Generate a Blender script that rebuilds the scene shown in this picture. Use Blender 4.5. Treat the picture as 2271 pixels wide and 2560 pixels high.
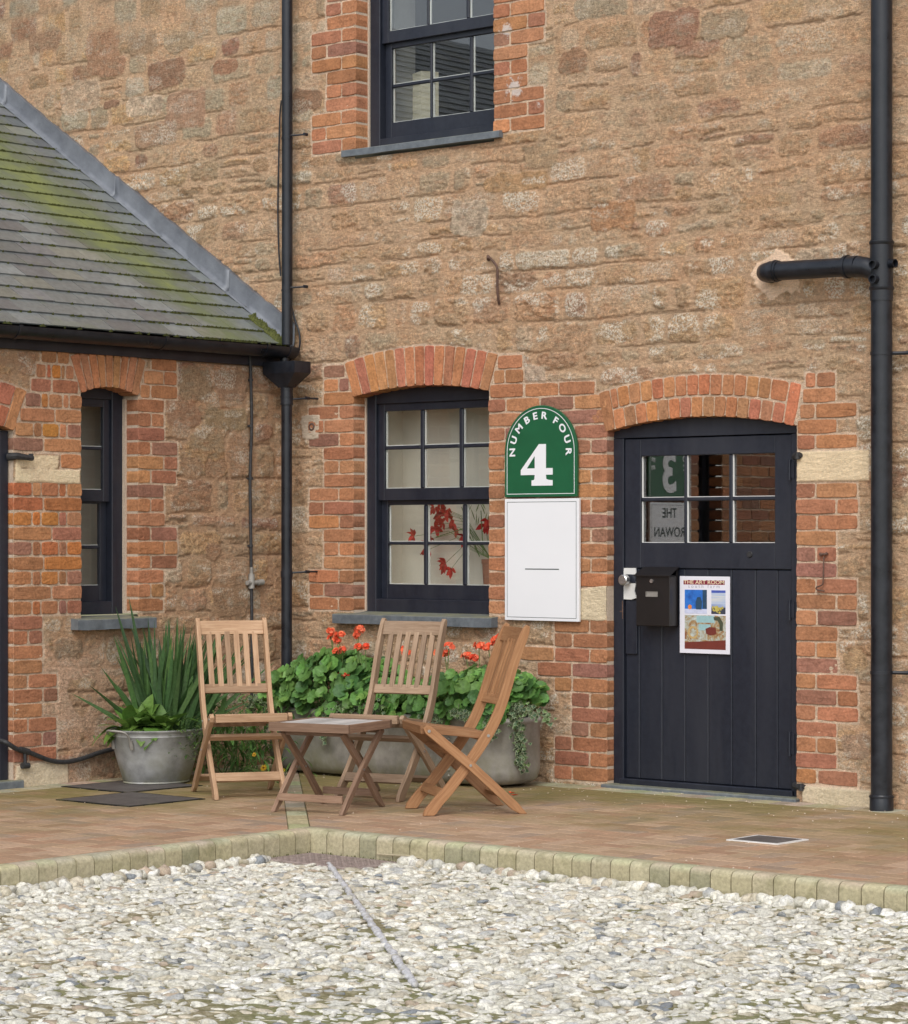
import bpy, bmesh, math, random
import numpy as np
from mathutils import Vector, Matrix
R = math.radians
for o in list(bpy.data.objects): bpy.data.objects.remove(o)
S = bpy.context.scene
COL = S.collection

# ---------------------------------------------------------------- camera, sky, sun, exposure
F_PX, CX, YH, H = 6605., 1135.5, 1340., 1.4
TH = math.atan(7715/6605.)
sA, cA = math.sin(TH), math.cos(TH)
CAMX, CAMY = 11.4259, -11.7630
cam = bpy.data.cameras.new('camera'); camo = bpy.data.objects.new('camera', cam); COL.objects.link(camo)
cam.sensor_fit = 'HORIZONTAL'; cam.sensor_width = 36; cam.lens = F_PX/2271*36
cam.shift_y = 60/2271.; cam.clip_start = .1; cam.clip_end = 500
camo.location = (CAMX, CAMY, H); camo.rotation_euler = (R(90), 0, math.atan2(cA, sA))
S.camera = camo

SUN_EL, SUN_AZ = R(46), R(30)             # azimuth measured from -Y towards +X
w = bpy.data.worlds.new('World'); S.world = w; w.use_nodes = True
nt = w.node_tree; bg = nt.nodes['Background']
sky = nt.nodes.new('ShaderNodeTexSky'); sky.sky_type = 'NISHITA'; sky.sun_disc = False
sky.sun_elevation = SUN_EL; sky.sun_rotation = R(180)-SUN_AZ
sky.air_density = 1.0; sky.dust_density = 1.5; sky.ozone_density = 1.0
hs = nt.nodes.new('ShaderNodeHueSaturation'); hs.inputs['Saturation'].default_value = .38   # overcast: nearly grey sky
nt.links.new(sky.outputs[0], hs.inputs['Color']); nt.links.new(hs.outputs[0], bg.inputs['Color'])
bg.inputs['Strength'].default_value = .15
sun = bpy.data.lights.new('sun', 'SUN'); suno = bpy.data.objects.new('sun', sun); COL.objects.link(suno)
sun.energy = 1.2; sun.angle = R(36); sun.color = (1, .95, .87)
sd = Vector((math.sin(SUN_AZ)*math.cos(SUN_EL), -math.cos(SUN_AZ)*math.cos(SUN_EL), math.sin(SUN_EL)))
suno.rotation_euler = sd.to_track_quat('Z', 'Y').to_euler()
S.view_settings.view_transform = 'Standard'; S.view_settings.look = 'None'
S.view_settings.exposure = .48; S.view_settings.gamma = 1

# ---------------------------------------------------------------- measuring: photo pixel to a point on a real plane
def ray(px, py):
    a = (px-CX)/F_PX; b = -(py-YH)/F_PX
    return (a*sA-cA, a*cA+sA, b)
def PA(px, py, d=0):                      # on the plane d metres in front of wall A -> (X, Z)
    r = ray(px, py); t = (-d-CAMY)/r[1]; return CAMX+t*r[0], H+t*r[2]
def PB(px, py, d=0):                      # on the plane d metres in front of wall B -> (Y, Z)
    r = ray(px, py); t = (d-CAMX)/r[0]; return CAMY+t*r[1], H+t*r[2]
def PG(px, py, z=0):
    r = ray(px, py); t = (z-H)/r[2]; return CAMX+t*r[0], CAMY+t*r[1]
def fA(u, v, w): return (u, -w, v)        # wall A frame: u right, v up, w out of the wall
def fB(u, v, w): return (w, u, v)
def fI(u, v, w): return (u, v, w)

# ---------------------------------------------------------------- noise in numpy
def vnoise(x, y, seed):
    rs = np.random.RandomState(seed); T = rs.rand(256, 256)
    xi = np.floor(x).astype(int); yi = np.floor(y).astype(int)
    fx = x-xi; fy = y-yi; fx = fx*fx*(3-2*fx); fy = fy*fy*(3-2*fy)
    a = T[xi & 255, yi & 255]; b = T[(xi+1) & 255, yi & 255]; c = T[xi & 255, (yi+1) & 255]; d = T[(xi+1) & 255, (yi+1) & 255]
    return (a*(1-fx)+b*fx)*(1-fy)+(c*(1-fx)+d*fx)*fy
def fbm(x, y, seed, oct=4, gain=.5):
    s = 0; a = 1; t = 0
    for i in range(oct):
        s = s+a*vnoise(x*2**i+17.3*i, y*2**i+9.1*i, seed+i); t += a; a *= gain
    return s/t-.5
def sstep(a, b, x):
    t = np.clip((x-a)/(b-a), 0, 1); return t*t*(3-2*t)

# ---------------------------------------------------------------- materials
MATS = {}
class NT:
    def __init__(s, name, rough=.6):
        s.m = bpy.data.materials.new(name); s.m.use_nodes = True; s.t = s.m.node_tree
        s.p = s.t.nodes['Principled BSDF']; s.p.inputs['Roughness'].default_value = rough
        s.tc = s.t.nodes.new('ShaderNodeTexCoord'); MATS[name] = s.m
    def n(s, typ, **kw):
        x = s.t.nodes.new(typ)
        for k, v in kw.items():
            if k in x.inputs: x.inputs[k].default_value = v
            else: setattr(x, k, v)
        return x
    def l(s, a, b): s.t.links.new(a, b)
    def noise(s, scale, detail=4, rough=.55, dist=0, sc=None, coord='Object'):
        x = s.n('ShaderNodeTexNoise', Scale=scale, Detail=detail, Roughness=rough, Distortion=dist)
        src = s.tc.outputs[coord]
        if sc:
            mp = s.n('ShaderNodeMapping', Scale=sc); s.l(src, mp.inputs[0]); src = mp.outputs[0]
        s.l(src, x.inputs['Vector']); return x.outputs['Fac']
    def ramp(s, fac, stops):
        r = s.n('ShaderNodeValToRGB'); e = r.color_ramp.elements
        while len(e) < len(stops): e.new(.5)
        for q, (p, c) in zip(e, stops): q.position = p; q.color = (c+(1,)) if isinstance(c, tuple) else (c, c, c, 1)
        s.l(fac, r.inputs[0]); return r.outputs[0]
    def mix(s, fac, a, b, mode='MIX'):
        x = s.n('ShaderNodeMix', data_type='RGBA', blend_type=mode)
        for i, v in ((0, fac), (6, a), (7, b)):
            if hasattr(v, 'links'): s.l(v, x.inputs[i])
            else: x.inputs[i].default_value = v if i == 0 else tuple(v)+(1,)
        return x.outputs[2]
    def math(s, op, a, b=0, c=0):
        x = s.n('ShaderNodeMath', operation=op)
        for i, v in enumerate((a, b, c)):
            if hasattr(v, 'links'): s.l(v, x.inputs[i])
            else: x.inputs[i].default_value = v
        return x.outputs[0]
    def attr(s, name, out='Color'):
        return s.n('ShaderNodeAttribute', attribute_name=name).outputs[out]
    def bump(s, h, strength=.4, dist=.01):
        b = s.n('ShaderNodeBump', Strength=strength, Distance=dist); s.l(h, b.inputs['Height']); s.l(b.outputs[0], s.p.inputs['Normal'])
    def base(s, c):
        if hasattr(c, 'links'): s.l(c, s.p.inputs['Base Color'])
        else: s.p.inputs['Base Color'].default_value = tuple(c)+(1,)
    def rough(s, c): s.l(c, s.p.inputs['Roughness'])

def simple(name, col, rough=.5, metal=0, var=.25, scale=25, bump=.15, spec=.5, bd=.004, sc=None):
    m = NT(name, rough); n = m.noise(scale, 5, .6, sc=sc)
    lo = tuple(c*(1-var) for c in col); hi = tuple(min(1, c*(1+var)) for c in col)
    m.base(m.ramp(n, [(.3, lo), (.7, hi)])); m.p.inputs['Metallic'].default_value = metal
    m.p.inputs['Specular IOR Level'].default_value = spec
    if bump: m.bump(n, bump, bd)
    return m.m

# rubble stone: colours come per stone from the mesh, fine grain from noise
m = NT('rubble_stone', .92); c = m.attr('Col'); rg = m.attr('Rough', 'Fac')
n1 = m.noise(60, 6, .7); n2 = m.noise(22, 5, .65, sc=(1, 1, 2.6)); n3 = m.noise(240, 3, .6)
f = m.math('ADD', m.math('MULTIPLY', n1, .6), m.math('MULTIPLY', n3, .4))
v = m.ramp(f, [(.34, .42), (.5, .95), (.66, 1.6)])
c = m.mix(m.math('ADD', m.math('MULTIPLY', m.attr('Mot', 'Fac'), .7), .3), c, v, 'MULTIPLY'); n5 = m.noise(17, 5, .65, .3, sc=(1, 1, 1.7)); n6 = m.noise(13, 5, .65, .3, sc=(1.1, 1, 2.))
mt = m.attr('Mot', 'Fac'); mm_ = lambda x: m.math('MULTIPLY', x, mt)
c = m.mix(mm_(m.ramp(n5, [(.50, 0.), (.66, .50)])), c, (.33, .285, .20)); c = m.mix(mm_(m.ramp(n6, [(.54, 0.), (.68, .50)])), c, (.42, .205, .11)); c = m.mix(mm_(m.ramp(m.noise(24, 5, .7, .4, sc=(1, 1, 2.)), [(.58, 0.), (.70, .42)])), c, (.60, .50, .38))
n4 = m.noise(95, 4, .75); wf = m.attr('White', 'Fac')
c = m.mix(m.math('MULTIPLY', m.ramp(n4, [(.46, 0.), (.58, .95)]), wf), c, (.70, .63, .52))
c = m.mix(m.math('MULTIPLY', m.ramp(m.noise(38, 5, .75, sc=(1, 1, 2.2)), [(.32, .68), (.43, 0.)]), mt), c, (.20, .12, .075))
m.base(c); m.bump(m.math('ADD', m.math('MULTIPLY', n2, 1.2), m.math('MULTIPLY', f, 1.3)), .8, .012); m.p.inputs['Specular IOR Level'].default_value = .2
# brick: colour per brick
m = NT('brick', .88); c = m.attr('Col'); n1 = m.noise(70, 5, .65); n2 = m.noise(14, 4, .6); n3 = m.noise(9, 3, .6, sc=(1, 1, 1))
v = m.ramp(m.math('ADD', m.math('MULTIPLY', n1, .6), m.math('MULTIPLY', n2, .4)), [(.32, .55), (.5, .98), (.68, 1.35)])
c = m.mix(1, c, v, 'MULTIPLY')
c = m.mix(m.ramp(m.noise(45, 5, .7), [(.66, 0.), (.78, .55)]), c, (.52, .44, .37))       # lime specks
for (sx_, sz_, rad_) in ((1.83, 3.97, .13), (1.76, 4.32, .09), (2.0, 3.86, .05)):     # splashes of old limewash on the upper jamb
    vm = m.n('ShaderNodeVectorMath', operation='DISTANCE'); m.l(m.tc.outputs['Object'], vm.inputs[0]); vm.inputs[1].default_value = (sx_, -.015, sz_)
    k_ = m.math('SUBTRACT', 1., m.math('DIVIDE', vm.outputs['Value'], rad_)); k_ = m.math('ADD', k_, m.math('MULTIPLY', m.math('SUBTRACT', m.noise(24, 5, .7), .5), 2.2))
    c = m.mix(m.ramp(k_, [(.55, 0.), (.75, .75)]), c, (.58, .54, .51))
m.base(c); m.bump(m.math('ADD', n1, n2), .7, .006); m.p.inputs['Specular IOR Level'].default_value = .25
m = NT('mortar', .95); n1 = m.noise(90, 5, .7)
m.base(m.ramp(n1, [(.3, (.46, .36, .27)), (.7, (.66, .54, .43))])); m.bump(n1, .6, .006)
m = NT('black_paint', .42); n1 = m.noise(30, 5, .6); n2 = m.noise(6, 4, .6, sc=(1, 1, .15))
m.base(m.mix(m.ramp(n2, [(.4, 0.), (.75, 1.)]), m.ramp(n1, [(.35, (.009, .012, .022)), (.7, (.016, .020, .033))]), (.026, .029, .040))); m.bump(m.noise(120, 3, .6, sc=(1, 1, .1)), .12, .003)
m = NT('black_plastic', .33); n1 = m.noise(12, 5, .65)
m.base(m.ramp(n1, [(.4, (.007, .009, .014)), (.75, (.019, .022, .030))])); m.rough(m.ramp(n1, [(.3, .25), (.7, .5)]))
simple('iron', (.03, .03, .032), .6, 0, .4, 60, .4)
simple('rust', (.11, .062, .045), .8, 0, .4, 90, .5)
simple('letterbox_paint', (.011, .009, .009), .38, 0, .15, 20, .02)
simple('steel', (.5, .5, .5), .3, .9, .2, 60, .05)
simple('white_paint', (.72, .72, .70), .4, 0, .08, 12, .02)
simple('sign_green', (.012, .105, .045), .3, 0, .08, 8, 0)
simple('sign_white', (.80, .81, .84), .3, 0, .015, 3, 0)
simple('sign_ink', (.02, .045, .04), .4, 0, .1, 20, 0)
simple('poster_paper', (.74, .73, .80), .5, 0, .03, 12, 0)
simple('room_cream', (.74, .69, .60), .85, 0, .05, 3, 0)
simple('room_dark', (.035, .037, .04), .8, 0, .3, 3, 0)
simple('curtain_grey', (.26, .26, .25), .8, 0, .1, 8, .1)
simple('paper_shade', (.72, .67, .52), .8, 0, .12, 30, .3, sc=(1, 1, 5))
simple('terracotta', (.36, .17, .11), .8, 0, .12, 30, .1)
simple('soil', (.05, .035, .025), .95, 0, .5, 60, .8)
simple('silk_red', (.50, .03, .03), .6, 0, .5, 50, .2)
simple('stem_green', (.13, .20, .06), .6, 0, .3, 50, .1)
m = NT('slate_sill', .55); n1 = m.noise(18, 5, .7); n2 = m.noise(7, 4, .6)
c = m.ramp(n1, [(.3, (.085, .10, .115)), (.7, (.17, .19, .21))]); geo = m.n('ShaderNodeNewGeometry'); sx = m.n('ShaderNodeSeparateXYZ'); m.l(geo.outputs['Normal'], sx.inputs[0])
top = m.math('MULTIPLY', m.ramp(sx.outputs[2], [(.6, 0.), (.9, 1.)]), m.ramp(n2, [(.35, .35), (.6, 1.)]))
c = m.mix(top, c, (.22, .22, .14)); c = m.mix(m.math('MULTIPLY', top, m.ramp(n1, [(.58, 0.), (.66, .8)])), c, (.38, .36, .14)); m.base(c); m.bump(n1, .3, .004)
# thin window pane: see-through with a mirror-like coat
def pane_mat(name, lo, hi):
    m = bpy.data.materials.new(name); m.use_nodes = True; t = m.node_tree; t.nodes.clear()
    o = t.nodes.new('ShaderNodeOutputMaterial'); mx = t.nodes.new('ShaderNodeMixShader'); tr = t.nodes.new('ShaderNodeBsdfTransparent')
    gl = t.nodes.new('ShaderNodeBsdfGlossy'); gl.inputs['Roughness'].default_value = 0.005; gl.inputs['Color'].default_value = (1, 1, 1, 1)
    lw = t.nodes.new('ShaderNodeLayerWeight'); lw.inputs['Blend'].default_value = .5
    mr = t.nodes.new('ShaderNodeMapRange'); mr.inputs['To Min'].default_value = lo; mr.inputs['To Max'].default_value = hi
    tr.inputs['Color'].default_value = (.95, .96, .95, 1)
    t.links.new(lw.outputs['Facing'], mr.inputs['Value']); t.links.new(mr.outputs[0], mx.inputs[0])
    t.links.new(tr.outputs[0], mx.inputs[1]); t.links.new(gl.outputs[0], mx.inputs[2]); t.links.new(mx.outputs[0], o.inputs[0]); MATS[name] = m
pane_mat('window_glass', .03, .14); pane_mat('door_glass', .09, .38); pane_mat('upper_glass', .05, .16)
# wood with grain along the longest local direction: three tones
def wood(name, c1, c2, c3, rough=.6):
    m = NT(name, rough); a = m.attr('grain', 'Vector')
    mp = m.n('ShaderNodeMapping', Scale=(3, 45, 45)); m.l(a, mp.inputs[0])
    x = m.n('ShaderNodeTexNoise', Scale=2.2, Detail=6, Roughness=.65, Distortion=.6); m.l(mp.outputs[0], x.inputs['Vector'])
    n2 = m.noise(5, 3, .6)
    c = m.ramp(x.outputs[0], [(.28, c1), (.5, c2), (.75, c3)])
    tn = m.attr('tone', 'Fac'); c = m.mix(1, c, m.ramp(tn, [(0., .72), (1., 1.22)]), 'MULTIPLY')
    c = m.mix(m.ramp(n2, [(.5, 0.), (.75, .35)]), c, tuple(q*.75 for q in c2)); m.base(c); m.bump(x.outputs[0], .25, .002)
    m.p.inputs['Specular IOR Level'].default_value = .3
wood('teak_pale', (.28, .16, .09), (.40, .253, .15), (.51, .35, .23))
wood('teak_grey', (.20, .13, .082), (.30, .205, .135), (.40, .29, .20))
wood('teak_warm', (.23, .11, .052), (.32, .162, .075), (.40, .225, .115))
wood('table_wood', (.16, .095, .062), (.24, .15, .10), (.33, .22, .155))
wood('table_slat_wood', (.34, .33, .32), (.50, .48, .46), (.60, .58, .56))
# galvanised metal with white bloom and green stains
def galv(name, base, stain):
    m = NT(name, .55); n1 = m.noise(9, 6, .65); n2 = m.noise(3.5, 5, .6, .4); n3 = m.noise(60, 4, .6)
    c = m.ramp(n1, [(.3, tuple(q*.62 for q in base)), (.55, base), (.78, tuple(min(1, q*1.35) for q in base))])
    sz = m.n('ShaderNodeSeparateXYZ'); m.l(m.tc.outputs['Object'], sz.inputs[0])
    low = m.ramp(m.math('MULTIPLY', sz.outputs[2], 3.), [(.1, 1.), (.95, .0)])
    c = m.mix(m.math('MULTIPLY', low, m.ramp(n2, [(.42, 0.), (.62, .75)])), c, stain)
    c = m.mix(m.ramp(m.noise(5, 5, .7, sc=(1.5, 1.5, .7)), [(.6, 0.), (.75, .5)]), c, (.5, .5, .49))
    m.base(c); m.p.inputs['Metallic'].default_value = .25; m.rough(m.ramp(n1, [(.3, .42), (.7, .7)])); m.bump(n3, .12, .002)
galv('galvanised', (.40, .405, .40), (.25, .25, .15)); galv('old_galvanised', (.34, .32, .29), (.23, .225, .12))
m = NT('lead', .5); n1 = m.noise(7, 5, .6); n2 = m.noise(40, 4, .6)
m.base(m.ramp(n1, [(.3, (.12, .13, .15)), (.7, (.21, .225, .25))])); m.bump(n1, .4, .02); m.p.inputs['Metallic'].default_value = .2
# slates: colour per slate, moss and lichen band running down beside the flashing
m = NT('slate', .42); c = m.attr('Col'); n1 = m.noise(26, 5, .65); n2 = m.noise(4.5, 5, .65); n3 = m.noise(90, 4, .7); n4 = m.noise(13, 5, .7)
c = m.mix(1, c, m.ramp(n1, [(.3, .75), (.7, 1.25)]), 'MULTIPLY')
bd = m.attr('Band', 'Fac'); k = m.math('ADD', bd, m.math('MULTIPLY', m.math('SUBTRACT', n2, .5), .9))
k2 = m.math('ADD', k, m.math('MULTIPLY', m.math('SUBTRACT', n4, .5), .7))
c = m.mix(m.ramp(k2, [(.15, 0.), (.62, .78)]), c, (.125, .145, .055)); c = m.mix(m.math('MULTIPLY', m.ramp(k2, [(.62, 0.), (.98, .75)]), .85), c, (.21, .235, .055))
c = m.mix(m.ramp(n3, [(.68, 0.), (.76, .5)]), c, (.30, .30, .22))
m.base(c); m.rough(m.ramp(k2, [(.3, .30), (.7, .85)])); m.bump(n1, .25, .004)
m = NT('moss', .95); n1 = m.noise(70, 5, .7); m.base(m.ramp(n1, [(.3, (.035, .045, .010)), (.7, (.15, .16, .035))])); m.bump(n1, 1, .02)
# pavers
m = NT('paver', .72); c = m.attr('Col'); n1 = m.noise(50, 5, .7); n2 = m.noise(1.1, 4, .62); n3 = m.noise(3.6, 5, .65)
c = m.mix(1, c, m.ramp(n1, [(.3, .78), (.7, 1.22)]), 'MULTIPLY')
ms = m.attr('Moss', 'Fac'); k = m.math('ADD', ms, m.math('ADD', m.math('MULTIPLY', m.math('SUBTRACT', n2, .5), 1.5), m.math('MULTIPLY', m.math('SUBTRACT', n3, .5), 1.1)))
c = m.mix(m.ramp(k, [(.15, 0.), (.80, .85)]), c, (.185, .155, .045)); c = m.mix(m.ramp(n3, [(.62, 0.), (.75, .3)]), c, (.30, .27, .235)); m.base(c); m.bump(n1, .5, .005)
m = NT('kerb_stone', .85); c = m.attr('Col'); n1 = m.noise(60, 5, .7); n2 = m.noise(9, 5, .7)
c = m.mix(1, c, m.ramp(n1, [(.3, .72), (.7, 1.25)]), 'MULTIPLY')
c = m.mix(m.ramp(n2, [(.5, 0.), (.72, .7)]), c, (.17, .16, .07)); m.base(c); m.bump(n1, .6, .005)
m = NT('joint_bed', .95); n1 = m.noise(20, 5, .7); m.base(m.ramp(n1, [(.3, (.10, .075, .04)), (.7, (.19, .17, .07))])); m.bump(n1, .8, .01)
# ground under the cobbles: soil and moss
m = NT('cobble_bed', .95); n1 = m.noise(28, 6, .7); n2 = m.noise(1.3, 4, .6); n3 = m.noise(140, 3, .6)
c = m.ramp(n1, [(.3, (.13, .105, .05)), (.5, (.28, .235, .13)), (.66, (.52, .46, .34))])
c = m.mix(m.math('MULTIPLY', m.ramp(n2, [(.42, 0.), (.60, .8)]), m.ramp(n3, [(.35, .4), (.6, 1.)])), c, (.21, .23, .085)); m.base(c); m.bump(m.math('ADD', n1, n3), .8, .015)
m = NT('pebble', .6); c = m.attr('Col'); n1 = m.noise(75, 5, .7); n2 = m.noise(25, 4, .6)
c = m.mix(1, c, m.ramp(n1, [(.3, .5), (.5, .98), (.7, 1.25)]), 'MULTIPLY'); c = m.mix(m.ramp(n2, [(.50, 0.), (.70, .7)]), c, (.30, .265, .17)); m.base(c); m.bump(m.math('ADD', n1, n2), .6, .008)
m = NT('cover_plate', .6); v = m.n('ShaderNodeTexVoronoi', Scale=55.); m.l(m.tc.outputs['Object'], v.inputs['Vector']); n1 = m.noise(9, 5, .7)
m.base(m.ramp(n1, [(.3, (.07, .062, .060)), (.7, (.125, .112, .105))])); m.bump(v.outputs['Distance'], .7, .004)
simple('pinkish_iron', (.30, .24, .215), .7, 0, .3, 30, .2)
# foliage: colour per leaf
def leafmat(name, rough=.5, spec=.35):
    m = NT(name, rough); c = m.attr('Col'); n1 = m.noise(60, 4, .6); c = m.mix(1, c, m.ramp(n1, [(.3, .75), (.7, 1.25)]), 'MULTIPLY'); m.base(c)
    m.p.inputs['Specular IOR Level'].default_value = spec; t = m.t
    tr = t.nodes.new('ShaderNodeBsdfTranslucent'); mx = t.nodes.new('ShaderNodeMixShader'); mx.inputs[0].default_value = .28
    m.l(c, tr.inputs[0]); m.l(m.p.outputs[0], mx.inputs[1]); m.l(tr.outputs[0], mx.inputs[2]); m.l(mx.outputs[0], t.nodes['Material Output'].inputs[0])
leafmat('leaf'); leafmat('petal', .6, .2)

# ---------------------------------------------------------------- mesh building
class MB:
    def __init__(s, fr=fI): s.v = []; s.f = []; s.fr = fr; s.c = []; s.cc = (1, 1, 1); s.g = []; s.gg = None; s.tone = []; s.tt = .5
    def add(s, vs, fs, grain=None):
        b = len(s.v); s.v += [s.fr(*p) for p in vs]; s.f += [tuple(b+i for i in f) for f in fs]
        s.c += [s.cc]*len(vs); s.g += (grain if grain else [(p[0], p[1], p[2]) for p in vs]); s.tone += [s.tt]*len(vs)
    def box(s, a0, a1, b0, b1, c0, c1, ch=0):
        if ch <= 0:
            vs = [(x, y, z) for x in (a0, a1) for y in (b0, b1) for z in (c0, c1)]
            s.add(vs, [(0, 1, 3, 2), (4, 6, 7, 5), (0, 4, 5, 1), (2, 3, 7, 6), (0, 2, 6, 4), (1, 5, 7, 3)]); return
        A = (a0, a1); B = (b0, b1); Cc = (c0, c1); sg = (1, -1); vs = []; idx = {}
        for i in (0, 1):
            for j in (0, 1):
                for k in (0, 1):
                    x, y, z = A[i], B[j], Cc[k]; dx, dy, dz = sg[i]*ch, sg[j]*ch, sg[k]*ch
                    idx[i, j, k] = len(vs); vs += [(x, y+dy, z+dz), (x+dx, y, z+dz), (x+dx, y+dy, z)]
        fs = []
        q = lambda i, j, k, t: idx[i, j, k]+t
        for i in (0, 1): fs.append([q(i, 0, 0, 0), q(i, 1, 0, 0), q(i, 1, 1, 0), q(i, 0, 1, 0)])
        for j in (0, 1): fs.append([q(0, j, 0, 1), q(1, j, 0, 1), q(1, j, 1, 1), q(0, j, 1, 1)])
        for k in (0, 1): fs.append([q(0, 0, k, 2), q(1, 0, k, 2), q(1, 1, k, 2), q(0, 1, k, 2)])
        for i in (0, 1):
            for j in (0, 1): fs.append([q(i, j, 0, 0), q(i, j, 1, 0), q(i, j, 1, 1), q(i, j, 0, 1)])
            for k in (0, 1): fs.append([q(i, 0, k, 0), q(i, 1, k, 0), q(i, 1, k, 2), q(i, 0, k, 2)])
        for j in (0, 1):
            for k in (0, 1): fs.append([q(0, j, k, 1), q(1, j, k, 1), q(1, j, k, 2), q(0, j, k, 2)])
        for c in idx.values(): fs.append([c, c+1, c+2])
        s.add(vs, fs)
    def prism(s, poly, w0, w1, smooth=False):         # poly in (u,v), extruded along w
        n = len(poly); s.add([(u, v, w0) for u, v in poly]+[(u, v, w1) for u, v in poly],
            [tuple(range(n))[::-1], tuple(range(n, 2*n))]+[(i, (i+1) % n, n+(i+1) % n, n+i) for i in range(n)])
    def tube(s, pts, r, n=12, caps=True):
        pts = [Vector(p) for p in pts]; rr = r if isinstance(r, (list, tuple)) else [r]*len(pts); vs = []; fs = []; up = None
        for i, p in enumerate(pts):
            d = (pts[min(i+1, len(pts)-1)]-pts[max(i-1, 0)])
            d = d.normalized() if d.length > 1e-9 else Vector((0, 0, 1))
            if up is None: up = d.orthogonal().normalized()
            up = (up-d*up.dot(d)); up = up.normalized() if up.length > 1e-6 else d.orthogonal().normalized()
            sd = d.cross(up)
            for k in range(n):
                a = 2*math.pi*k/n; vs.append(tuple(p+(up*math.cos(a)+sd*math.sin(a))*rr[i]))
        for i in range(len(pts)-1):
            for k in range(n): fs.append((i*n+k, i*n+(k+1) % n, (i+1)*n+(k+1) % n, (i+1)*n+k))
        if caps: fs += [tuple(range(n))[::-1], tuple(range((len(pts)-1)*n, len(pts)*n))]
        s.add(vs, fs)
    def beam(s, pts, wid, y0, y1, g0=0):              # flat timber: polyline in (u, z), in-plane width, between y0 and y1
        P = [Vector(p) for p in pts]; n = len(P); L = 0; vs = []; gr = []
        W = wid if isinstance(wid, (list, tuple)) else [wid]*n
        for i, p in enumerate(P):
            d = (P[min(i+1, n-1)]-P[max(i-1, 0)]).normalized(); nr = Vector((-d.y, d.x)); L += (P[i]-P[i-1]).length if i else 0
            for a, b in ((-1, y0), (1, y0), (1, y1), (-1, y1)):
                q = p+nr*a*W[i]/2; vs.append((q.x, b, q.y)); gr.append((L+g0, a*W[i]/2+g0, b))
        fs = [(0, 1, 2, 3), tuple((n-1)*4+k for k in (3, 2, 1, 0))]
        for i in range(n-1):
            for k in range(4): fs.append((i*4+k, (i+1)*4+k, (i+1)*4+(k+1) % 4, i*4+(k+1) % 4))
        s.add(vs, fs, gr)
    def gbox(s, x0, x1, y0, y1, z0, z1, g0=0):        # plank with grain along its longest side
        d = [x1-x0, y1-y0, z1-z0]; k = d.index(max(d)); o = [k]+[i for i in range(3) if i != k]
        vs = [(x, y, z) for x in (x0, x1) for y in (y0, y1) for z in (z0, z1)]
        s.add(vs, [(0, 1, 3, 2), (4, 6, 7, 5), (0, 4, 5, 1), (2, 3, 7, 6), (0, 2, 6, 4), (1, 5, 7, 3)], [(p[o[0]]+g0, p[o[1]]+g0, p[o[2]]) for p in vs])
    def build(s, name, mat, parent=None, smooth=None, bevel=0, col=False, wood=False):
        me = bpy.data.meshes.new(name); me.from_pydata(s.v, [], s.f)
        if col:
            a = me.color_attributes.new('Col', 'FLOAT_COLOR', 'POINT')
            a.data.foreach_set('color', np.hstack([np.array(s.c, float), np.ones((len(s.c), 1))]).ravel())
        if wood:
            a = me.attributes.new('grain', 'FLOAT_VECTOR', 'POINT'); a.data.foreach_set('vector', np.array(s.g, float).ravel())
            a = me.attributes.new('tone', 'FLOAT', 'POINT'); a.data.foreach_set('value', np.array(s.tone, float))
        bm = bmesh.new(); bm.from_mesh(me); bmesh.ops.recalc_face_normals(bm, faces=bm.faces); bm.to_mesh(me); bm.free()
        return finish(name, me, mat, parent, smooth, bevel)
def finish(name, me, mat, parent=None, smooth=None, bevel=0):
    me.materials.append(MATS[mat])
    if smooth:
        me.polygons.foreach_set('use_smooth', [True]*len(me.polygons))
        me.set_sharp_from_angle(angle=R(smooth))
    o = bpy.data.objects.new(name, me); COL.objects.link(o)
    if parent: o.parent = parent
    if bevel:
        b = o.modifiers.new('bevel', 'BEVEL'); b.width = bevel; b.segments = 2; b.limit_method = 'ANGLE'; b.angle_limit = R(40)
    return o
def npmesh(name, V, Fq, mat, parent=None, col=None, attrs={}, smooth=None):
    """V (n,3), Fq (m,k) all same size polygons"""
    me = bpy.data.meshes.new(name); n = len(V); mf, k = Fq.shape
    me.vertices.add(n); me.vertices.foreach_set('co', V.astype(np.float32).ravel())
    me.loops.add(mf*k); me.loops.foreach_set('vertex_index', Fq.astype(np.int32).ravel())
    me.polygons.add(mf); me.polygons.foreach_set('loop_start', np.arange(0, mf*k, k, dtype=np.int32))
    me.update(calc_edges=True); me.validate()
    if col is not None:
        a = me.color_attributes.new('Col', 'FLOAT_COLOR', 'POINT'); a.data.foreach_set('color', np.hstack([col, np.ones((n, 1))]).astype(np.float32).ravel())
    for kk, vv in attrs.items():
        a = me.attributes.new(kk, 'FLOAT', 'POINT'); a.data.foreach_set('value', vv.astype(np.float32))
    return finish(name, me, mat, parent, smooth)
def thing(name, label, cat, loc=(0, 0, 0), rz=0, group=None):
    o = bpy.data.objects.new(name, None); COL.objects.link(o); o.location = loc; o.rotation_euler = (0, 0, rz)
    o.empty_display_size = .1; return tag(o, label, cat, group)
def tag(o, label, cat, group=None, kind=None):
    o['label'] = label
    if cat: o['category'] = cat
    if group: o['group'] = group
    if kind: o['kind'] = kind
    return o
def struct(o): o['kind'] = 'structure'; return o
def rel(o):      # children are modelled in world space: undo the parent's placement
    for ch in o.children: ch.matrix_parent_inverse = Matrix.Translation(-Vector(o.location))
    return o
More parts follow.
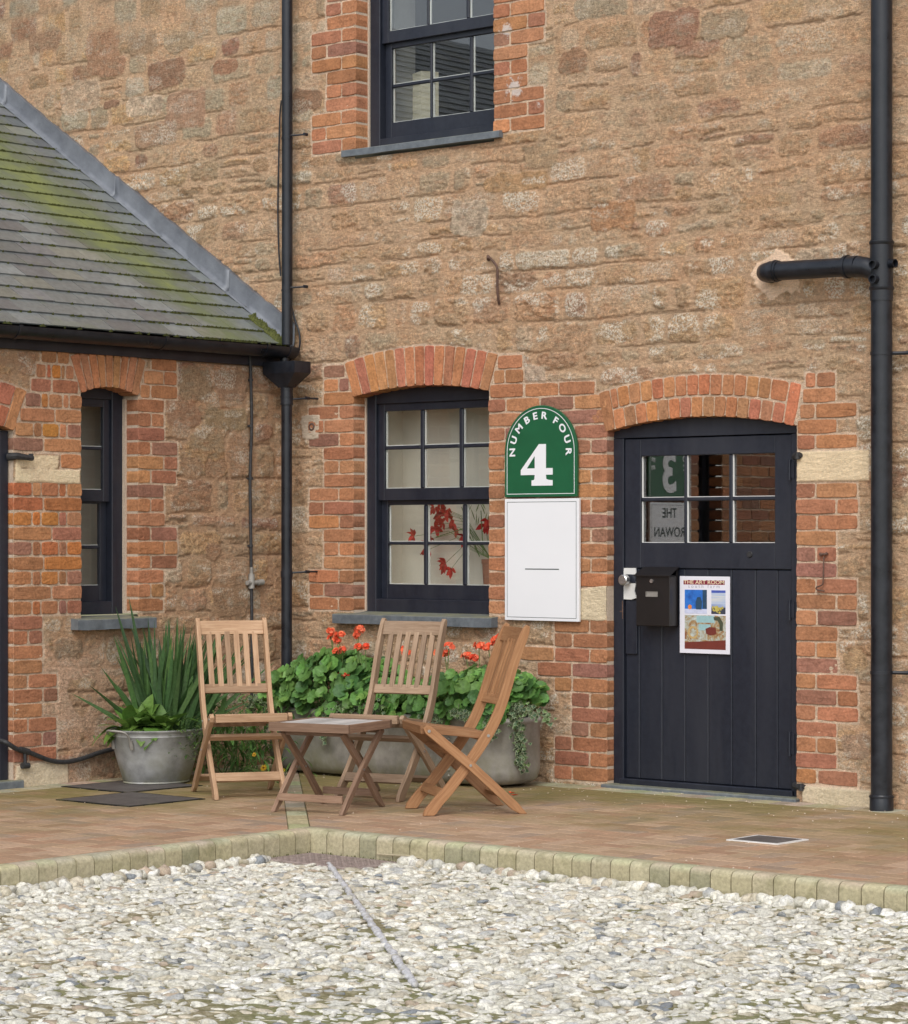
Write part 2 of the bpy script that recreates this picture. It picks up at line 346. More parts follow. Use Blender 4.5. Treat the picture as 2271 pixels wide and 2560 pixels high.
def text_mesh(mb, body, size, u, v, w, rot=0, sx=1., bold=0., depth=.0015):
    c = bpy.data.curves.new('t', 'FONT'); c.body = body; c.size = size; c.align_x = 'CENTER'; c.offset = bold; c.resolution_u = 4; c.extrude = depth
    o = bpy.data.objects.new('t', c); COL.objects.link(o); me = bpy.data.meshes.new_from_object(o)
    ca, sa = math.cos(rot), math.sin(rot)
    vs = [(u+ca*p.co.x*sx-sa*p.co.y, v+sa*p.co.x*sx+ca*p.co.y, w+p.co.z) for p in me.vertices]
    mb.add(vs, [tuple(p.vertices) for p in me.polygons]); bpy.data.objects.remove(o); bpy.data.curves.remove(c); bpy.data.meshes.remove(me)
# ================================================================ BUILDINGS
rng = random.Random(7)
BCOL = [(.41, .185, .095), (.43, .20, .10), (.39, .172, .09), (.35, .152, .092), (.44, .21, .102), (.30, .147, .10), (.41, .185, .095), (.42, .195, .104), (.44, .195, .092)]
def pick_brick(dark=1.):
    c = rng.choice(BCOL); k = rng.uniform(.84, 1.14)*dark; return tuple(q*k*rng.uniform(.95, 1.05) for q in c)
class Bricks:
    """every brick of a surround as its own block in one mesh; quads remembered so the rubble is cut back to a flat bed there"""
    def __init__(s, fr): s.mb = MB(fr); s.quads = []; s.cell = {}
    def quad(s, q, depth=.02, col=None, proud=.013, pale=False):
        s.quads.append(q); mb = s.mb; mb.cc = col or pick_brick()
        cx = sum(p[0] for p in q)/4; cy = sum(p[1] for p in q)/4; outer = []; N = 4
        for i in range(4):
            a, b = q[i], q[(i+1) % 4]
            for k in range(N):
                t = k/N; x = a[0]+(b[0]-a[0])*t; y = a[1]+(b[1]-a[1])*t
                if k == 0: x += (cx-x)/max(abs(cx-x), 1e-6)*.003; y += (cy-y)/max(abs(cy-y), 1e-6)*.003
                outer.append((x+rng.uniform(-.0016, .0016), y+rng.uniform(-.0016, .0016)))
        pr = proud+rng.uniform(-.003, .003); n = len(outer); tu, tv = rng.uniform(-.02, .02), rng.uniform(-.03, .03)
        def inset(d, w, jit=0):
            r = []
            for x, y in outer:
                L = math.hypot(cx-x, cy-y); ux = (cx-x)/max(abs(cx-x), .01); uy = (cy-y)/max(abs(cy-y), .01)
                nx, ny = x+max(-1, min(1, ux))*d, y+max(-1, min(1, uy))*d
                r.append((nx, ny, w+tu*(nx-cx)+tv*(ny-cy)+rng.uniform(-jit, jit)))
            return r
        vs = [(x, y, -depth) for x, y in outer]+inset(0, pr-.0035, .0008)+inset(.0024, pr, .0010)+inset(.02, pr, .0016)+[(cx, cy, pr)]
        fs = []
        for r in range(3):
            for k in range(n): fs.append((r*n+k, r*n+(k+1) % n, (r+1)*n+(k+1) % n, (r+1)*n+k))
        for k in range(n): fs.append((3*n+k, 3*n+(k+1) % n, 4*n))
        mb.add(vs, fs)
    def flush(s, parent): o = s.mb.build('brick_dressing', 'brick', parent, col=True); s.mb = MB(s.mb.fr); return o
    def rect(s, u0, u1, v0, v1, **k):
        if u1-u0 > .02: s.quad([(u0, v0), (u1, v0), (u1, v1), (u0, v1)], **k)
    def jamb(s, u, d, z0, seq, U=.1245, ch=.0833, off=None, dark=1., zmax=99):
        """toothed quoin: seq bottom-up; letters from the opening outwards, S stretcher H header q closer"""
        j = .006
        for i, code in enumerate(seq):
            z = z0+i*ch
            if z > zmax: break
            uu = u+(off(z+ch/2) if off else 0); x = uu
            full = u+d*U*sum({'S': 2, 'H': 1, 'q': .55}[c] for c in code)
            for k, c in enumerate(code):
                e = u+d*U*sum({'S': 2, 'H': 1, 'q': .55}[c2] for c2 in code[:k+1])+rng.uniform(-.004, .004)
                a, b = (x+(j if k else 0)*d, e-d*j) if k < len(code)-1 else (x+(j if k else 0)*d, full+rng.uniform(-.006, .006))
                lo, hi = min(a, b), max(a, b)
                s.rect(lo, hi, z+.0042+rng.uniform(-.001, .001), z+ch-.0042, depth=.12 if k == 0 else .02, col=pick_brick(dark)); x = e
    def arch(s, b0, b1, vs, rise, t0, t1, vt, trise, n, rings=1, split=.5, tri=False, depth=.12, cols=None):
        for r in range(rings):
            m = n if r == 0 else n
            for i in range(m):
                def pt(t, k):
                    # k 0 soffit, 1 extrados
                    def c(a0, a1, v, rs): return (a0+(a1-a0)*t, v+rs*(1-(2*t-1)**2))
                    p, q = c(b0, b1, vs, rise), c(t0, t1, vt, trise); return (p[0]+(q[0]-p[0])*k, p[1]+(q[1]-p[1])*k)
                k0, k1 = (0, 1) if rings == 1 else ((0, split-.025) if r == 0 else (split+.025, 1))
                end = rings == 2 and i in (0, m-1)
                if end:
                    if r: continue
                    k0, k1 = 0, 1
                sh = (.5 if (r and rings == 2) else 0)
                ta, tb = i/m, (i+1)/m
                if rings == 2 and not end:
                    inner = m-2; a = 1/m; wd = (1-2*a)/(inner-(0 if r == 0 else 0)); ta = a+(i-1)*wd; tb = ta+wd
                    if r: ta = max(a, ta-wd*.4*(1 if i > 1 else 0)); tb = tb-wd*.4 if i < m-2 else tb
                g = .0042/(b1-b0)
                q = [pt(ta+g, k0), pt(tb-g, k0), pt(tb-g*1.0, k1), pt(ta+g*1.0, k1)]
                s.quad(q, depth=depth if (r == 0 or k0 == 0) else .02, col=(cols() if cols else None), proud=.015)

def axis(fine0, fine1, res, lo, hi, coarse=.035):
    a = list(np.arange(lo, fine0, coarse)) if lo < fine0 else []
    return np.array(a+list(np.arange(fine0, fine1, res))+(list(np.arange(fine1, hi+coarse, coarse)) if hi > fine1 else []))
PAL = np.array([(.49, .335, .205), (.52, .345, .19), (.45, .32, .20), (.42, .26, .17), (.33, .185, .13), (.45, .37, .26), (.42, .36, .26), (.58, .48, .36), (.55, .38, .24), (.52, .31, .185)])
PW = np.array([.2, .16, .14, .07, .05, .1, .08, .05, .09, .06])
def rubble(name, fr, us, vs, openings, quads, specials, pales, keep, seed, parent, mean_h=.145, smoothfn=None, strong=None, mort=(.545, .385, .255), zone=None, tint=(.985, .93, .89)):
    U, V = np.meshgrid(us, vs, indexing='ij'); rs = np.random.RandomState(seed)
    Vw = V+.045*fbm(U*.9, V*.9, seed+1, 3)+.028*fbm(U*6, V*6, seed+2, 3)+.012*fbm(U*26, V*26, seed+3, 2)
    Uw = U+.06*fbm(U*5+9, V*5, seed+5, 3)+.022*fbm(U*20, V*20, seed+6, 3)
    zs = [vs[0]-.1]
    while zs[-1] < vs[-1]+.2: zs.append(zs[-1]+rs.uniform(.6, 1.35)*mean_h)
    zs = np.array(zs); ci = np.clip(np.searchsorted(zs, Vw)-1, 0, len(zs)-2)
    D = np.zeros_like(U); RID = np.zeros(U.shape, int); nid = 0; tone = []
    E0 = np.zeros_like(U)
    for c in range(len(zs)-1):
        m = ci == c
        if not m.any(): continue
        xs = [us[0]-rs.uniform(.1, .4)]
        while xs[-1] < us[-1]+.2: xs.append(xs[-1]+rs.uniform(.11, .36)*(1.15 if mean_h > .14 else 1))
        xs = np.array(xs); k = np.clip(np.searchsorted(xs, Uw[m])-1, 0, len(xs)-2)
        x0, x1 = xs[k], xs[k+1]; z0, z1 = zs[c], zs[c+1]
        split = (rs.rand(len(xs)) < .13)[k]; zm = z0+(z1-z0)*rs.uniform(.35, .65, len(xs))[k]; up = Vw[m] > zm
        a0 = np.where(split & up, zm, z0); a1 = np.where(split & ~up, zm, z1)
        ins = rs.uniform(.005, .030, len(xs))[k]; rad = .042
        hx = (x1-x0)/2-ins; hz = (a1-a0)/2-ins*.8; rad = np.minimum(rad, np.minimum(hx, hz)*.9)
        qx = np.abs(Uw[m]-(x0+x1)/2)-(hx-rad); qz = np.abs(Vw[m]-(a0+a1)/2)-(hz-rad)
        d = -(np.hypot(np.maximum(qx, 0), np.maximum(qz, 0))+np.minimum(np.maximum(qx, qz), 0)-rad)
        D[m] = d; RID[m] = nid+k*2+(split & up); nid += 2*len(xs)+2
        E0[m] = np.minimum(Vw[m]-a0, a1-Vw[m])
    RNG = rs.rand(nid+2, 6); ids = rs.choice(len(PAL), nid+2, p=PW/PW.sum())
    buried = RNG[RID, 0] < .20                                  # stones smeared over with pointing
    smear = fbm(U*7, V*9, seed+20, 4)*.03
    mask = sstep(-.002, .010, D+smear*.5)*np.where(buried, .25, 1)
    if zone is not None: mask = mask*zone(U, V)
    col = PAL[ids][RID]*(.84+.32*RNG[RID, 1])[..., None]
    st = 1 if strong is None else strong(U, V)[..., None]
    M = np.array(mort); mcol = M*(1+.28*fbm(U*9, V*9, seed+30, 5))[..., None]
    base = M*.94+(col-M*.94)*(.92*st)
    C = mcol+(base-mcol)*mask[..., None]
    rough = .25+.9*RNG[RID, 2]**1.5
    sm = smoothfn(U, V) if smoothfn is not None else np.ones_like(U)
    rg = rough*sm*mask
    n1 = fbm(U*14, V*21, seed+40, 5, .68); n2 = fbm(U*45, V*70, seed+50, 3)
    rid = 1-np.abs(fbm(U*12, V*18, seed+60, 5, .65))*4
    hgt = .008+mask*(-.002+.006*RNG[RID, 3]+.002*sstep(.0, .03, D))+(.25+.75*mask)*(.3+.7*rough)*sm*(.022*n1+.010*n2+.007*np.maximum(rid, -.5))+(1-mask)*(.006*fbm(U*16, V*16, seed+70, 4)+.003*n2)
    # struck joint lines along the beds
    ln = (np.abs(E0-.004) < .0034)*(fbm(U*3, V*8, seed+80, 3) > .03)
    hgt = hgt-.007*ln; C = C*(1-.28*ln[..., None])
    if zone is not None: pk = np.clip((1-zone(U, V))*2, 0, 1)[..., None]; C = C*(1-pk)+pk*np.array((.60, .42, .30))*(1+.2*fbm(U*9, V*9, seed+33, 4))[..., None]; hgt = hgt*(1-pk[..., 0]*.6)+.012*pk[..., 0]*.6
    wh = sstep(.0, .11, fbm(U*6, V*9, seed+90, 5, .6)+.16*(RNG[RID, 4]-.60))*(.3+.7*mask)*sm
    tn = fbm(U*2.6, V*4.5, seed+92, 4)[..., None]; C = C*(1-.5*np.clip(tn*3, 0, .5))+np.array((.40, .345, .24))*.5*np.clip(tn*3, 0, .5); tn = fbm(U*4+3, V*8, seed+93, 4)[..., None]; C = C*(1-.7*np.clip(tn*3, 0, .4))+np.array((.54, .31, .17))*.7*np.clip(tn*3, 0, .4)
    dk = sstep(.13, .2, fbm(U*13, V*30, seed+95, 4, .6)); C = C*(1-.22*dk[..., None]*mask[..., None])
    for (u0, u1, v0, v1, cc, gr) in specials:                    # single stones that stand out in the photo
        rd = min(.055, (v1-v0)*.4); qx = np.abs(U+.03*fbm(U*11, V*11, seed+101, 4)*2-(u0+u1)/2)-((u1-u0)/2-rd); qz = np.abs(V+.03*fbm(U*11+5, V*11, seed+102, 4)*2-(v0+v1)/2)-((v1-v0)/2-rd)
        d = rd-(np.hypot(np.maximum(qx, 0), np.maximum(qz, 0))+np.minimum(np.maximum(qx, qz), 0)); k = sstep(-.002, .008, d)[..., None]
        cc = tuple(.68*a+.32*b for a, b in zip(cc, (.50, .34, .22)))
        C = C*(1-k)+k*np.array(cc)*(1+gr*fbm(U*30, V*30, seed+103, 4))[..., None]; hgt = hgt*(1-k[..., 0])+k[..., 0]*(.014+gr*.006*fbm(U*22, V*30, seed+104, 4)); rg = rg*(1-k[..., 0]*.7)
    ro = rg*.8
    for q in quads:                                             # flat mortar bed behind the bricks
        xs = [p[0] for p in q]; ys = [p[1] for p in q]; e = .012
        i0, i1 = np.searchsorted(us, [min(xs)-e, max(xs)+e]); j0, j1 = np.searchsorted(vs, [min(ys)-e, max(ys)+e])
        u = U[i0:i1, j0:j1]; v = V[i0:i1, j0:j1]; ins = np.ones(u.shape, bool)
        for a, b in zip(q, q[1:]+q[:1]):
            L = math.hypot(b[0]-a[0], b[1]-a[1]); ins &= ((b[0]-a[0])*(v-a[1])-(b[1]-a[1])*(u-a[0]))/L > -e
        hgt[i0:i1, j0:j1] = np.where(ins, .0075+.003*n2[i0:i1, j0:j1]*2, hgt[i0:i1, j0:j1]); ro[i0:i1, j0:j1] = np.where(ins, 0, ro[i0:i1, j0:j1])
        C[i0:i1, j0:j1] = np.where(ins[..., None], np.array((.68, .54, .41))*(1+.2*n1[i0:i1, j0:j1, None]), C[i0:i1, j0:j1])
    mot = np.where(ro > 0, 1., .5)
    for (u0, u1, v0, v1, cc, hh, wob) in pales:                  # dressed pale blocks and mortar patches
        wv = wob*fbm(U*9, V*9, seed+110, 4)*2
        d = np.minimum(np.minimum(U-u0, u1-U), np.minimum(V-v0, v1-V))+wv
        if wob > .03: d = (1-np.hypot((U-(u0+u1)/2)/((u1-u0)/2), (V-(v0+v1)/2)/((v1-v0)/2)))*(v1-v0)/2+wv*1.3
        k = None; k = sstep(0, .007, d)[..., None]
        C = C*(1-k)+k*np.array(cc)*(1+.20*fbm(U*9, V*9, seed+111, 5)+.03*fbm(U*60, V*60, seed+112, 2))[..., None]; hgt = hgt*(1-k[..., 0])+k[..., 0]*(hh+.004*n2+.004*n1); ro = ro*(1-k[..., 0]); mot = mot*(1-.92*k[..., 0])
    Vs = np.stack(fr(U, V, hgt), -1).reshape(-1, 3)
    nu, nv = U.shape; I = np.arange(nu*nv).reshape(nu, nv)
    uc = (us[:-1, None]+us[1:, None])/2+0*vs[None, :-1]; vc = (vs[None, :-1]+vs[None, 1:])/2+0*us[:-1, None]
    ok = keep(uc, vc)
    for (o0, o1, z0, zs_, rise) in openings:
        t = (uc-o0)/(o1-o0); top = zs_+rise*(1-(2*t-1)**2); ok &= ~((t > 0) & (t < 1) & (vc > z0) & (vc < top))
    Fq = np.stack([I[:-1, :-1], I[1:, :-1], I[1:, 1:], I[:-1, 1:]], -1)[ok]
    used = np.zeros(nu*nv, bool); used[Fq.ravel()] = True; remap = np.cumsum(used)-1
    return npmesh(name, Vs[used], remap[Fq], 'rubble_stone', parent, np.clip(C.reshape(-1, 3)[used]*np.array(tint), .01, .9), {'Mot': mot.ravel()[used], 'Rough': ro.ravel()[used], 'White': (wh*np.where(ro > 0, 1, 0)*mot).ravel()[used]}, None)

# ---------------------------------------------------------------- the tall stone building (wall A, plane y = 0)
BA = thing('stone_building', 'tall rubble stone building with brick dressed sash windows and a black plank door', 'building', (2.2, 0, 0))
BB = thing('slate_roofed_wing', 'low stone and brick wing with mossy slate roof on the left', 'building', (0, -1.5, 0))
A = Bricks(fA)
c_w = lambda: tuple(q*rng.uniform(.88, 1.12) for q in rng.choice([(.44, .19, .095), (.48, .21, .10), (.40, .16, .09)]))
P6 = ['HS', 'SH', 'HS', 'S', 'HH', 'S']
splay = lambda s0, k: (lambda z: -k*max(0, z-s0))
A.jamb(.565, -1, .945, (P6*3)[:18], off=lambda z: -.012-.40*(z-2.24) if z > 2.24 else 0)
# brickwork between window and door
for i in range(15):
    z = .945+i*.0833; pat = [2, 2, 2, .8] if i % 2 else [1, 2, 2, 1.8]; x = 1.629
    for k, n in enumerate(pat):
        e = x+n*.124+rng.uniform(-.004, .004) if k < 3 else 2.49
        if (k < 3 or e-x > .05) and not (i < 2 and e > 2.2): A.rect(x+(.006 if k else 0), e-(.006 if k < 3 else 0), z+.0055, z+.078, depth=.12 if k in (0, 3) else .02)
        x = e
for i in range(3):          # right shoulder of the window arch
    z = .945+(15+i)*.0833; off = .012+.36*max(0, z+.04-2.24)
    A.jamb(1.629, 1, z, [['S', 'HH', 'S'][i]], off=lambda zz, o=off: o)
for i in range(2): A.jamb(2.472, -1, 1.98+.04+(i)*.0833+.01, [['S', 'H'][i]], off=lambda zz: -.012-.2*max(0, zz-1.98), zmax=2.3)
for i in range(1): A.rect(1.90, 2.14, 2.197, 2.27); A.rect(2.152, 2.40, 2.197, 2.27)
A.arch(.565, 1.629, 2.24, .05, .484, 1.702, 2.447, .078, 15, cols=c_w)
# door surrounds
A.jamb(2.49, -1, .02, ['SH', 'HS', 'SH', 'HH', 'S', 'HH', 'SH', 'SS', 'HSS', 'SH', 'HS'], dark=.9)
A.jamb(3.74, 1, .095, ['HS', 'S', 'HH', 'S', 'HS', 'SH', 'HS', 'S', 'HH', 'S', 'HS', 'SH', 'HS', 'S', 'HH', 'S', 'HS', 'SH', 'HS'], ch=.0834)
A.jamb(3.735, 1, 1.852, ['HS', 'S', 'HS', 'S', 'HH'], ch=.0815, off=lambda z: .012+.22*max(0, z-1.98))
A.arch(2.472, 3.729, 1.98, .067, 2.429, 3.778, 2.197, .078, 17, rings=2, depth=.06, cols=c_w)
# upper window
A.flush(BA); A.jamb(.586, -1, 3.735, (P6*4)[:20]); A.flush(BA); A.jamb(1.666, 1, 3.722, (P6*4)[:20]); A.flush(BA)
for u, z0, z1, d in ((.565, .93, 2.25, -1), (1.629, .93, 2.25, 1), (.586, 3.70, 5.4, -1), (1.666, 3.70, 5.4, 1)):
    rm = MB(fA); rm.box(min(u+d*.004, u+d*.1), max(u+d*.004, u+d*.1), z0, z1, -.14, .004); rm.build('reveal_mortar', 'mortar', BA)
for u, d in ((2.49, -1), (3.738, 1)):
    rm = MB(fA); rm.box(min(u+d*.003, u+d*.1), max(u+d*.003, u+d*.1), 0, 1.99, -.09, .004); rm.build('reveal_mortar', 'mortar', BA)
for q in ((2.44, 3.80, 2.07, 2.15, -.12, -.02), (.565, .574, .945, 2.24, -.102, -.088), (.587, .596, 3.74, 5.3, -.105, -.09)):
    rm = MB(fA); rm.box(*q); rm.build('mortar_fillet', 'mortar', BA)

def RA(px0, px1, py0, py1):
    u0, v0 = PA(px0, (py0+py1)/2); u1, _ = PA(px1, (py0+py1)/2); _, a = PA((px0+px1)/2, py1); _, b = PA((px0+px1)/2, py0)
    return (u0, u1, a, b)
sp = []
for px, c, g in [((1625, 1750, 20, 122), (.27, .135, .10), .5), ((1755, 1870, 25, 100), (.36, .30, .21), .5), ((1398, 1475, 122, 188), (.25, .14, .085), .6), ((158, 256, 205, 284), (.54, .43, .32), .8),
                 ((372, 470, 148, 218), (.23, .125, .085), .6), ((325, 400, 78, 138), (.30, .22, .145), .6), ((415, 490, 80, 130), (.37, .30, .20), .6), ((535, 600, 145, 186), (.30, .15, .095), .5), ((733, 808, 222, 282), (.20, .115, .075), .7),
                 ((262, 300, 245, 272), (.22, .12, .085), .5), ((318, 412, 235, 292), (.57, .48, .37), 1.4), ((0, 36, 108, 150), (.27, .14, .09), .6), ((72, 158, 78, 130), (.31, .20, .135), .6), ((220, 300, 80, 190), (.36, .20, .125), .6),
                 ((1480, 1592, 505, 575), (.42, .22, .11), .9), ((420, 520, 225, 320), (.37, .23, .16), .7), ((1944, 1990, 96, 112), (.52, .42, .31), .2), ((1310, 1400, 350, 420), (.40, .30, .19), .8),
                 ((1215, 1375, 430, 480), (.44, .28, .14), .9), ((1130, 1225, 500, 590), (.44, .39, .31), 1.3), ((1380, 1480, 810, 880), (.44, .29, .18), .9), ((1290, 1370, 910, 980), (.50, .42, .34), 1.2)]:
    a = RA(*px); sp.append(a+(c, g))
for px, c, g in [((2080, 2165, 1400, 1480), (.40, .28, .17), .8), ((2110, 2172, 1620, 1680), (.42, .30, .17), .9), ((2110, 2180, 1830, 1900), (.36, .26, .19), .9)]:
    sp.append(RA(*px)+(c, g))
cream = (.86, .72, .50)
pal = [(3.742, 4.19, 1.684, 1.848, cream, .017, .003), (3.78, 4.21, -.01, .092, (.68, .60, .44), .03, .006), (2.12, 2.488, .925, 1.112, (.74, .65, .47), .018, .02),
       (3.45, 3.77, 2.66, 2.93, (.86, .66, .49), .014, .05), (.13, .28, 1.99, 2.14, (.60, .52, .42), .016, .018), (1.60, 1.70, 2.95, 3.07, (.50, .36, .24), .008, .02)]
usA = axis(-2.95, 4.75, .0066, -3.2, 8.0); vsA = axis(-.05, 4.62, .0060, -.12, 6.2)
keepA = lambda u, v: (v > 2.50-.655*u) | (u > -.03)
opsA = [(.563, 1.631, .92, 2.245, .055), (2.488, 3.741, -.2, 1.985, .068), (.584, 1.668, 3.68, 6, 0)]
smA = lambda u, v: .42+.75*sstep(3.9, 3.2, v+.12*u-.25)
rubble('wall', fA, usA, vsA, opsA, A.quads, sp, pal, keepA, 11, BA, smoothfn=smA, strong=lambda u, v: .75+.45*sstep(3.2, 4.0, v-.25*u))

def sash(fr, parent, name, u0, u1, z0, z1, cols, rows_lo, rows_hi, zmeet, d0, glass, spring=None, rise=0, sillh=.07, putty=True):
    """window: box frame, two sashes, glazing bars, panes; u0..u1 z0..z1 outer frame; cols list of (a,b) glass; rows lists of (a,b)"""
    fr_ = MB(fr); gl0, gl1 = cols[0][0], cols[-1][1]; b = d0
    fr_.box(u0, gl0-.052, z0, z1, -b-.09, -b, .003); fr_.box(gl1+.052, u1, z0, z1, -b-.09, -b, .003)
    fr_.box(gl0-.052, gl1+.052, z0, z0+sillh, -b-.09, -b-.002, .003)
    ztop = rows_hi[-1][1]; fr_.box(gl0-.052, gl1+.052, ztop+.045, z1, -b-.09, -b-.001, .003)
    f = fr_.build(name, 'black_paint', parent, bevel=0)
    up = MB(fr); w0, w1 = -b-.045, -b-.018
    def sash_(mb, rows, w0, w1, bot, top):
        mb.box(gl0-.05, gl0, bot, top, w0, w1, .002); mb.box(gl1, gl1+.05, bot, top, w0, w1, .002)
        mb.box(gl0, gl1, bot, rows[0][0], w0, w1-.0008, .002); mb.box(gl0, gl1, rows[-1][1], top, w0, w1-.0008, .002)
        for a, c in zip(cols, cols[1:]): mb.box(a[1], c[0], rows[0][0], rows[-1][1], w0+.002, w1-.004, .006)
        for a, c in zip(rows, rows[1:]):
            for k in cols: mb.box(k[0], k[1], a[1], c[0], w0+.003, w1-.005, .005)
    sash_(up, rows_hi, w0, w1, zmeet, ztop+.045); up.build('upper_sash', 'black_paint', f)
    lo = MB(fr); sash_(lo, rows_lo, w0-.03, w1-.03, z0+sillh, zmeet+.035); lo.build('lower_sash', 'black_paint', f)
    g = MB(fr)
    g.box(gl0-.01, gl1+.01, rows_hi[0][0]-.01, rows_hi[-1][1]+.01, w0+.010, w0+.013); g.build('upper_pane', glass, f)
    g = MB(fr)
    g.box(gl0-.01, gl1+.01, rows_lo[0][0]-.01, rows_lo[-1][1]+.01, w0-.020, w0-.017); g.build('lower_pane', glass, f)
    # white putty line inside each pane's left edge
    pt = MB(fr)
    for rows, w in ((rows_hi, w0+.0005), (rows_lo, w0-.0295)):
        for k in cols:
            for r_ in rows: pt.box(k[0]+.0005, k[0]+.009, r_[0]+.001, r_[1]-.001, w+.0005, w+.008); pt.box(k[0]+.0092, k[1]-.001, r_[0]+.001, r_[0]+.006, w+.0005, w+.008)
    if putty: pt.build('putty', 'white_paint', f)
    return f
# lower window
wf = sash(fA, BA, 'window', .548, 1.72, .935, 2.36, [(.698, .982), (1.010, 1.288), (1.318, 1.59)], [(1.108, 1.347), (1.365, 1.587)], [(1.687, 1.922), (1.944, 2.155)], 1.615, .10, 'window_glass', sillh=.085)
def sill(fr, u0, u1, zt, zb, out, parent, name='window_sill'):
    s = MB(fr); N = 10; xs = [u0+(u1-u0)*i/N for i in range(N+1)]
    for i in range(N+1):
        pass
    vs = []; fs = []
    for i, x in enumerate(xs):
        j = rng.uniform(-.003, .003); vs += [(x, zb+rng.uniform(-.002, .002), out+j), (x, zt-.004, out+j), (x, zt, out-.004+j), (x, zt+.014, -.10), (x, zb, -.10)]
    for i in range(N):
        for k in range(5): fs.append((i*5+k, i*5+(k+1) % 5, (i+1)*5+(k+1) % 5, (i+1)*5+k))
    fs += [(0, 1, 2, 3, 4), tuple(N*5+k for k in (4, 3, 2, 1, 0))]
    s.add(vs, fs); return s.build(name, 'slate_sill', parent)
sill(fA, .445, 1.70, .928, .872, .075, wf)
wu = sash(fA, BA, 'window', .57, 1.76, 3.742, 5.35, [(.725, 1.028), (1.045, 1.338), (1.362, 1.65)], [(3.905, 4.116), (4.137, 4.355)], [(4.455, 4.70), (4.72, 4.95)], 4.385, .105, 'upper_glass', sillh=.065)
sill(fA, .492, 1.735, 3.737, 3.697, .045, wu)
# rooms behind the windows
def room(fr, name, u0, u1, z0, z1, w0, w1, mat, parent):
    r = MB(fr); t = .02
    r.box(u0-t, u1+t, z0, z1, w0-t, w0); r.box(u0-t, u0, z0, z1, w0, w1); r.box(u1, u1+t, z0, z1, w0, w1); r.box(u0-t, u1+t, z1, z1+t, w0-t, w1); r.box(u0-t, u1+t, z0-t, z0, w0-t, w1)
    return r.build(name, mat, parent)
room(fA, 'room_interior', .60, 2.0, .98, 2.4, -.395, -.192, 'room_cream', BA)
room(fA, 'room_interior', .55, 2.9, 3.6, 5.5, -1.6, -.20, 'room_dark', BA)
cu = MB(fA); cu.box(.60, .70, 3.8, 5.3, -.40, -.21); cu.build('curtain', 'curtain_grey', wu)

# ---------------------------------------------------------------- door in wall A
D = BA; q = -.05
dr = MB(fA); dr.box(2.486, 2.556, .0, 1.945, q-.09, q-.001, .003); dr.box(3.668, 3.745, .0, 1.945, q-.09, q-.001, .003)
N = 14; prof = [(2.462+(3.765-2.462)*i/N, 1.992+.078*(1-(2*i/N-1)**2)) for i in range(N+1)]
dr.prism([(2.462, 1.947), (3.765, 1.947)]+prof[::-1], q-.09, q-.004)
dframe = dr.build('door_frame', 'black_paint', BA, bevel=0)
dl = MB(fA); L0, L1 = 2.559, 3.665; w0, w1 = q-.065, q-.012
cols = [(2.668, 2.956), (2.976, 3.254), (3.278, 3.556)]; rows = [(1.362, 1.592), (1.612, 1.843)]
dl.box(L0, cols[0][0], 1.222, 1.940, w0, w1, .003); dl.box(cols[2][1], L1, 1.222, 1.940, w0, w1, .003)
dl.box(cols[0][0], cols[2][1], 1.222, 1.362, w0, w1-.001, .003); dl.box(cols[0][0], cols[2][1], 1.843, 1.940, w0, w1-.001, .003)
for a, c in zip(cols, cols[1:]): dl.box(a[1], c[0], 1.362, 1.843, w0+.003, w1-.006, .006)
for k in cols: dl.box(k[0], k[1], 1.592, 1.612, w0+.004, w1-.007, .005)
xs = [L0, 2.655, 2.81, 2.965, 3.12, 3.275, 3.43, 3.57, L1]
for a, b in zip(xs, xs[1:]): dl.box(a+.001, b-.001, .05, 1.219, w0, w1-.008, .005)
dl.box(L0-.02, L1+.02, .0, .048, w0, w1+.03, .004)
door = dl.build('door', 'black_paint', BA)
g = MB(fA); g.box(cols[0][0]-.005, cols[2][1]+.005, 1.358, 1.848, w0+.024, w0+.028); g.build('door_pane', 'door_glass', door)
pt = MB(fA)
for k in cols:
    for r_ in rows: pt.box(k[0]+.0005, k[0]+.0045, r_[0]+.001, r_[1]-.001, w0+.029, w0+.040); pt.box(k[0]+.0047, k[1]-.001, r_[0]+.001, r_[0]+.004, w0+.029, w0+.040)
pt.build('putty', 'white_paint', door)
XA = lambda px, d=-.06: PA(px, 1500, d)[0]
ZA = lambda px, py, d=-.06: PA(px, py, d)[1]
lk = MB(fA)      # paint-splashed lock plate
poly = [(1562, 1420), (1591, 1420), (1592, 1432), (1588, 1440), (1591, 1462), (1588, 1478), (1593, 1495), (1580, 1499), (1559, 1498), (1558, 1480), (1563, 1462), (1560, 1440)]
lk.prism([PA(x, y, .0-.06) for x, y in poly], q-.012, q-.004); lock = lk.build('lock_plate', 'white_paint', door)
kb = MB(fA); kc = PA(1564, 1450, -.03)
kb.tube([(kc[0], kc[1], q-.01), (kc[0], kc[1], q+.012), (kc[0], kc[1], q+.016), (kc[0], kc[1], q+.045), (kc[0], kc[1], q+.05)], [.014, .014, .029, .030, .024], 20); kb.build('door_knob', 'steel', door, smooth=40)
pp = MB(fA); a = PA(1565, 1500, -.06); b = PA(1593, 1636, -.06); pp.box(a[0], b[0], b[1], a[1]-.003, q-.021, q-.008, .002)
a2 = PA(1563, 1433, -.06); b2 = PA(1592, 1458, -.06); pp.box(a2[0]+.012, b2[0], b2[1], a2[1]-.006, q-.0039, q-.002, .0008); pp.build('kick_strip', 'black_paint', door)
ms = MB(fA); c = PA(1875, 1386, -.06); ms.tube([(c[0], c[1], w1), (c[0], c[1], w1+.006)], [.018, .015], 16); ms.build('cap_plug', 'iron', door)
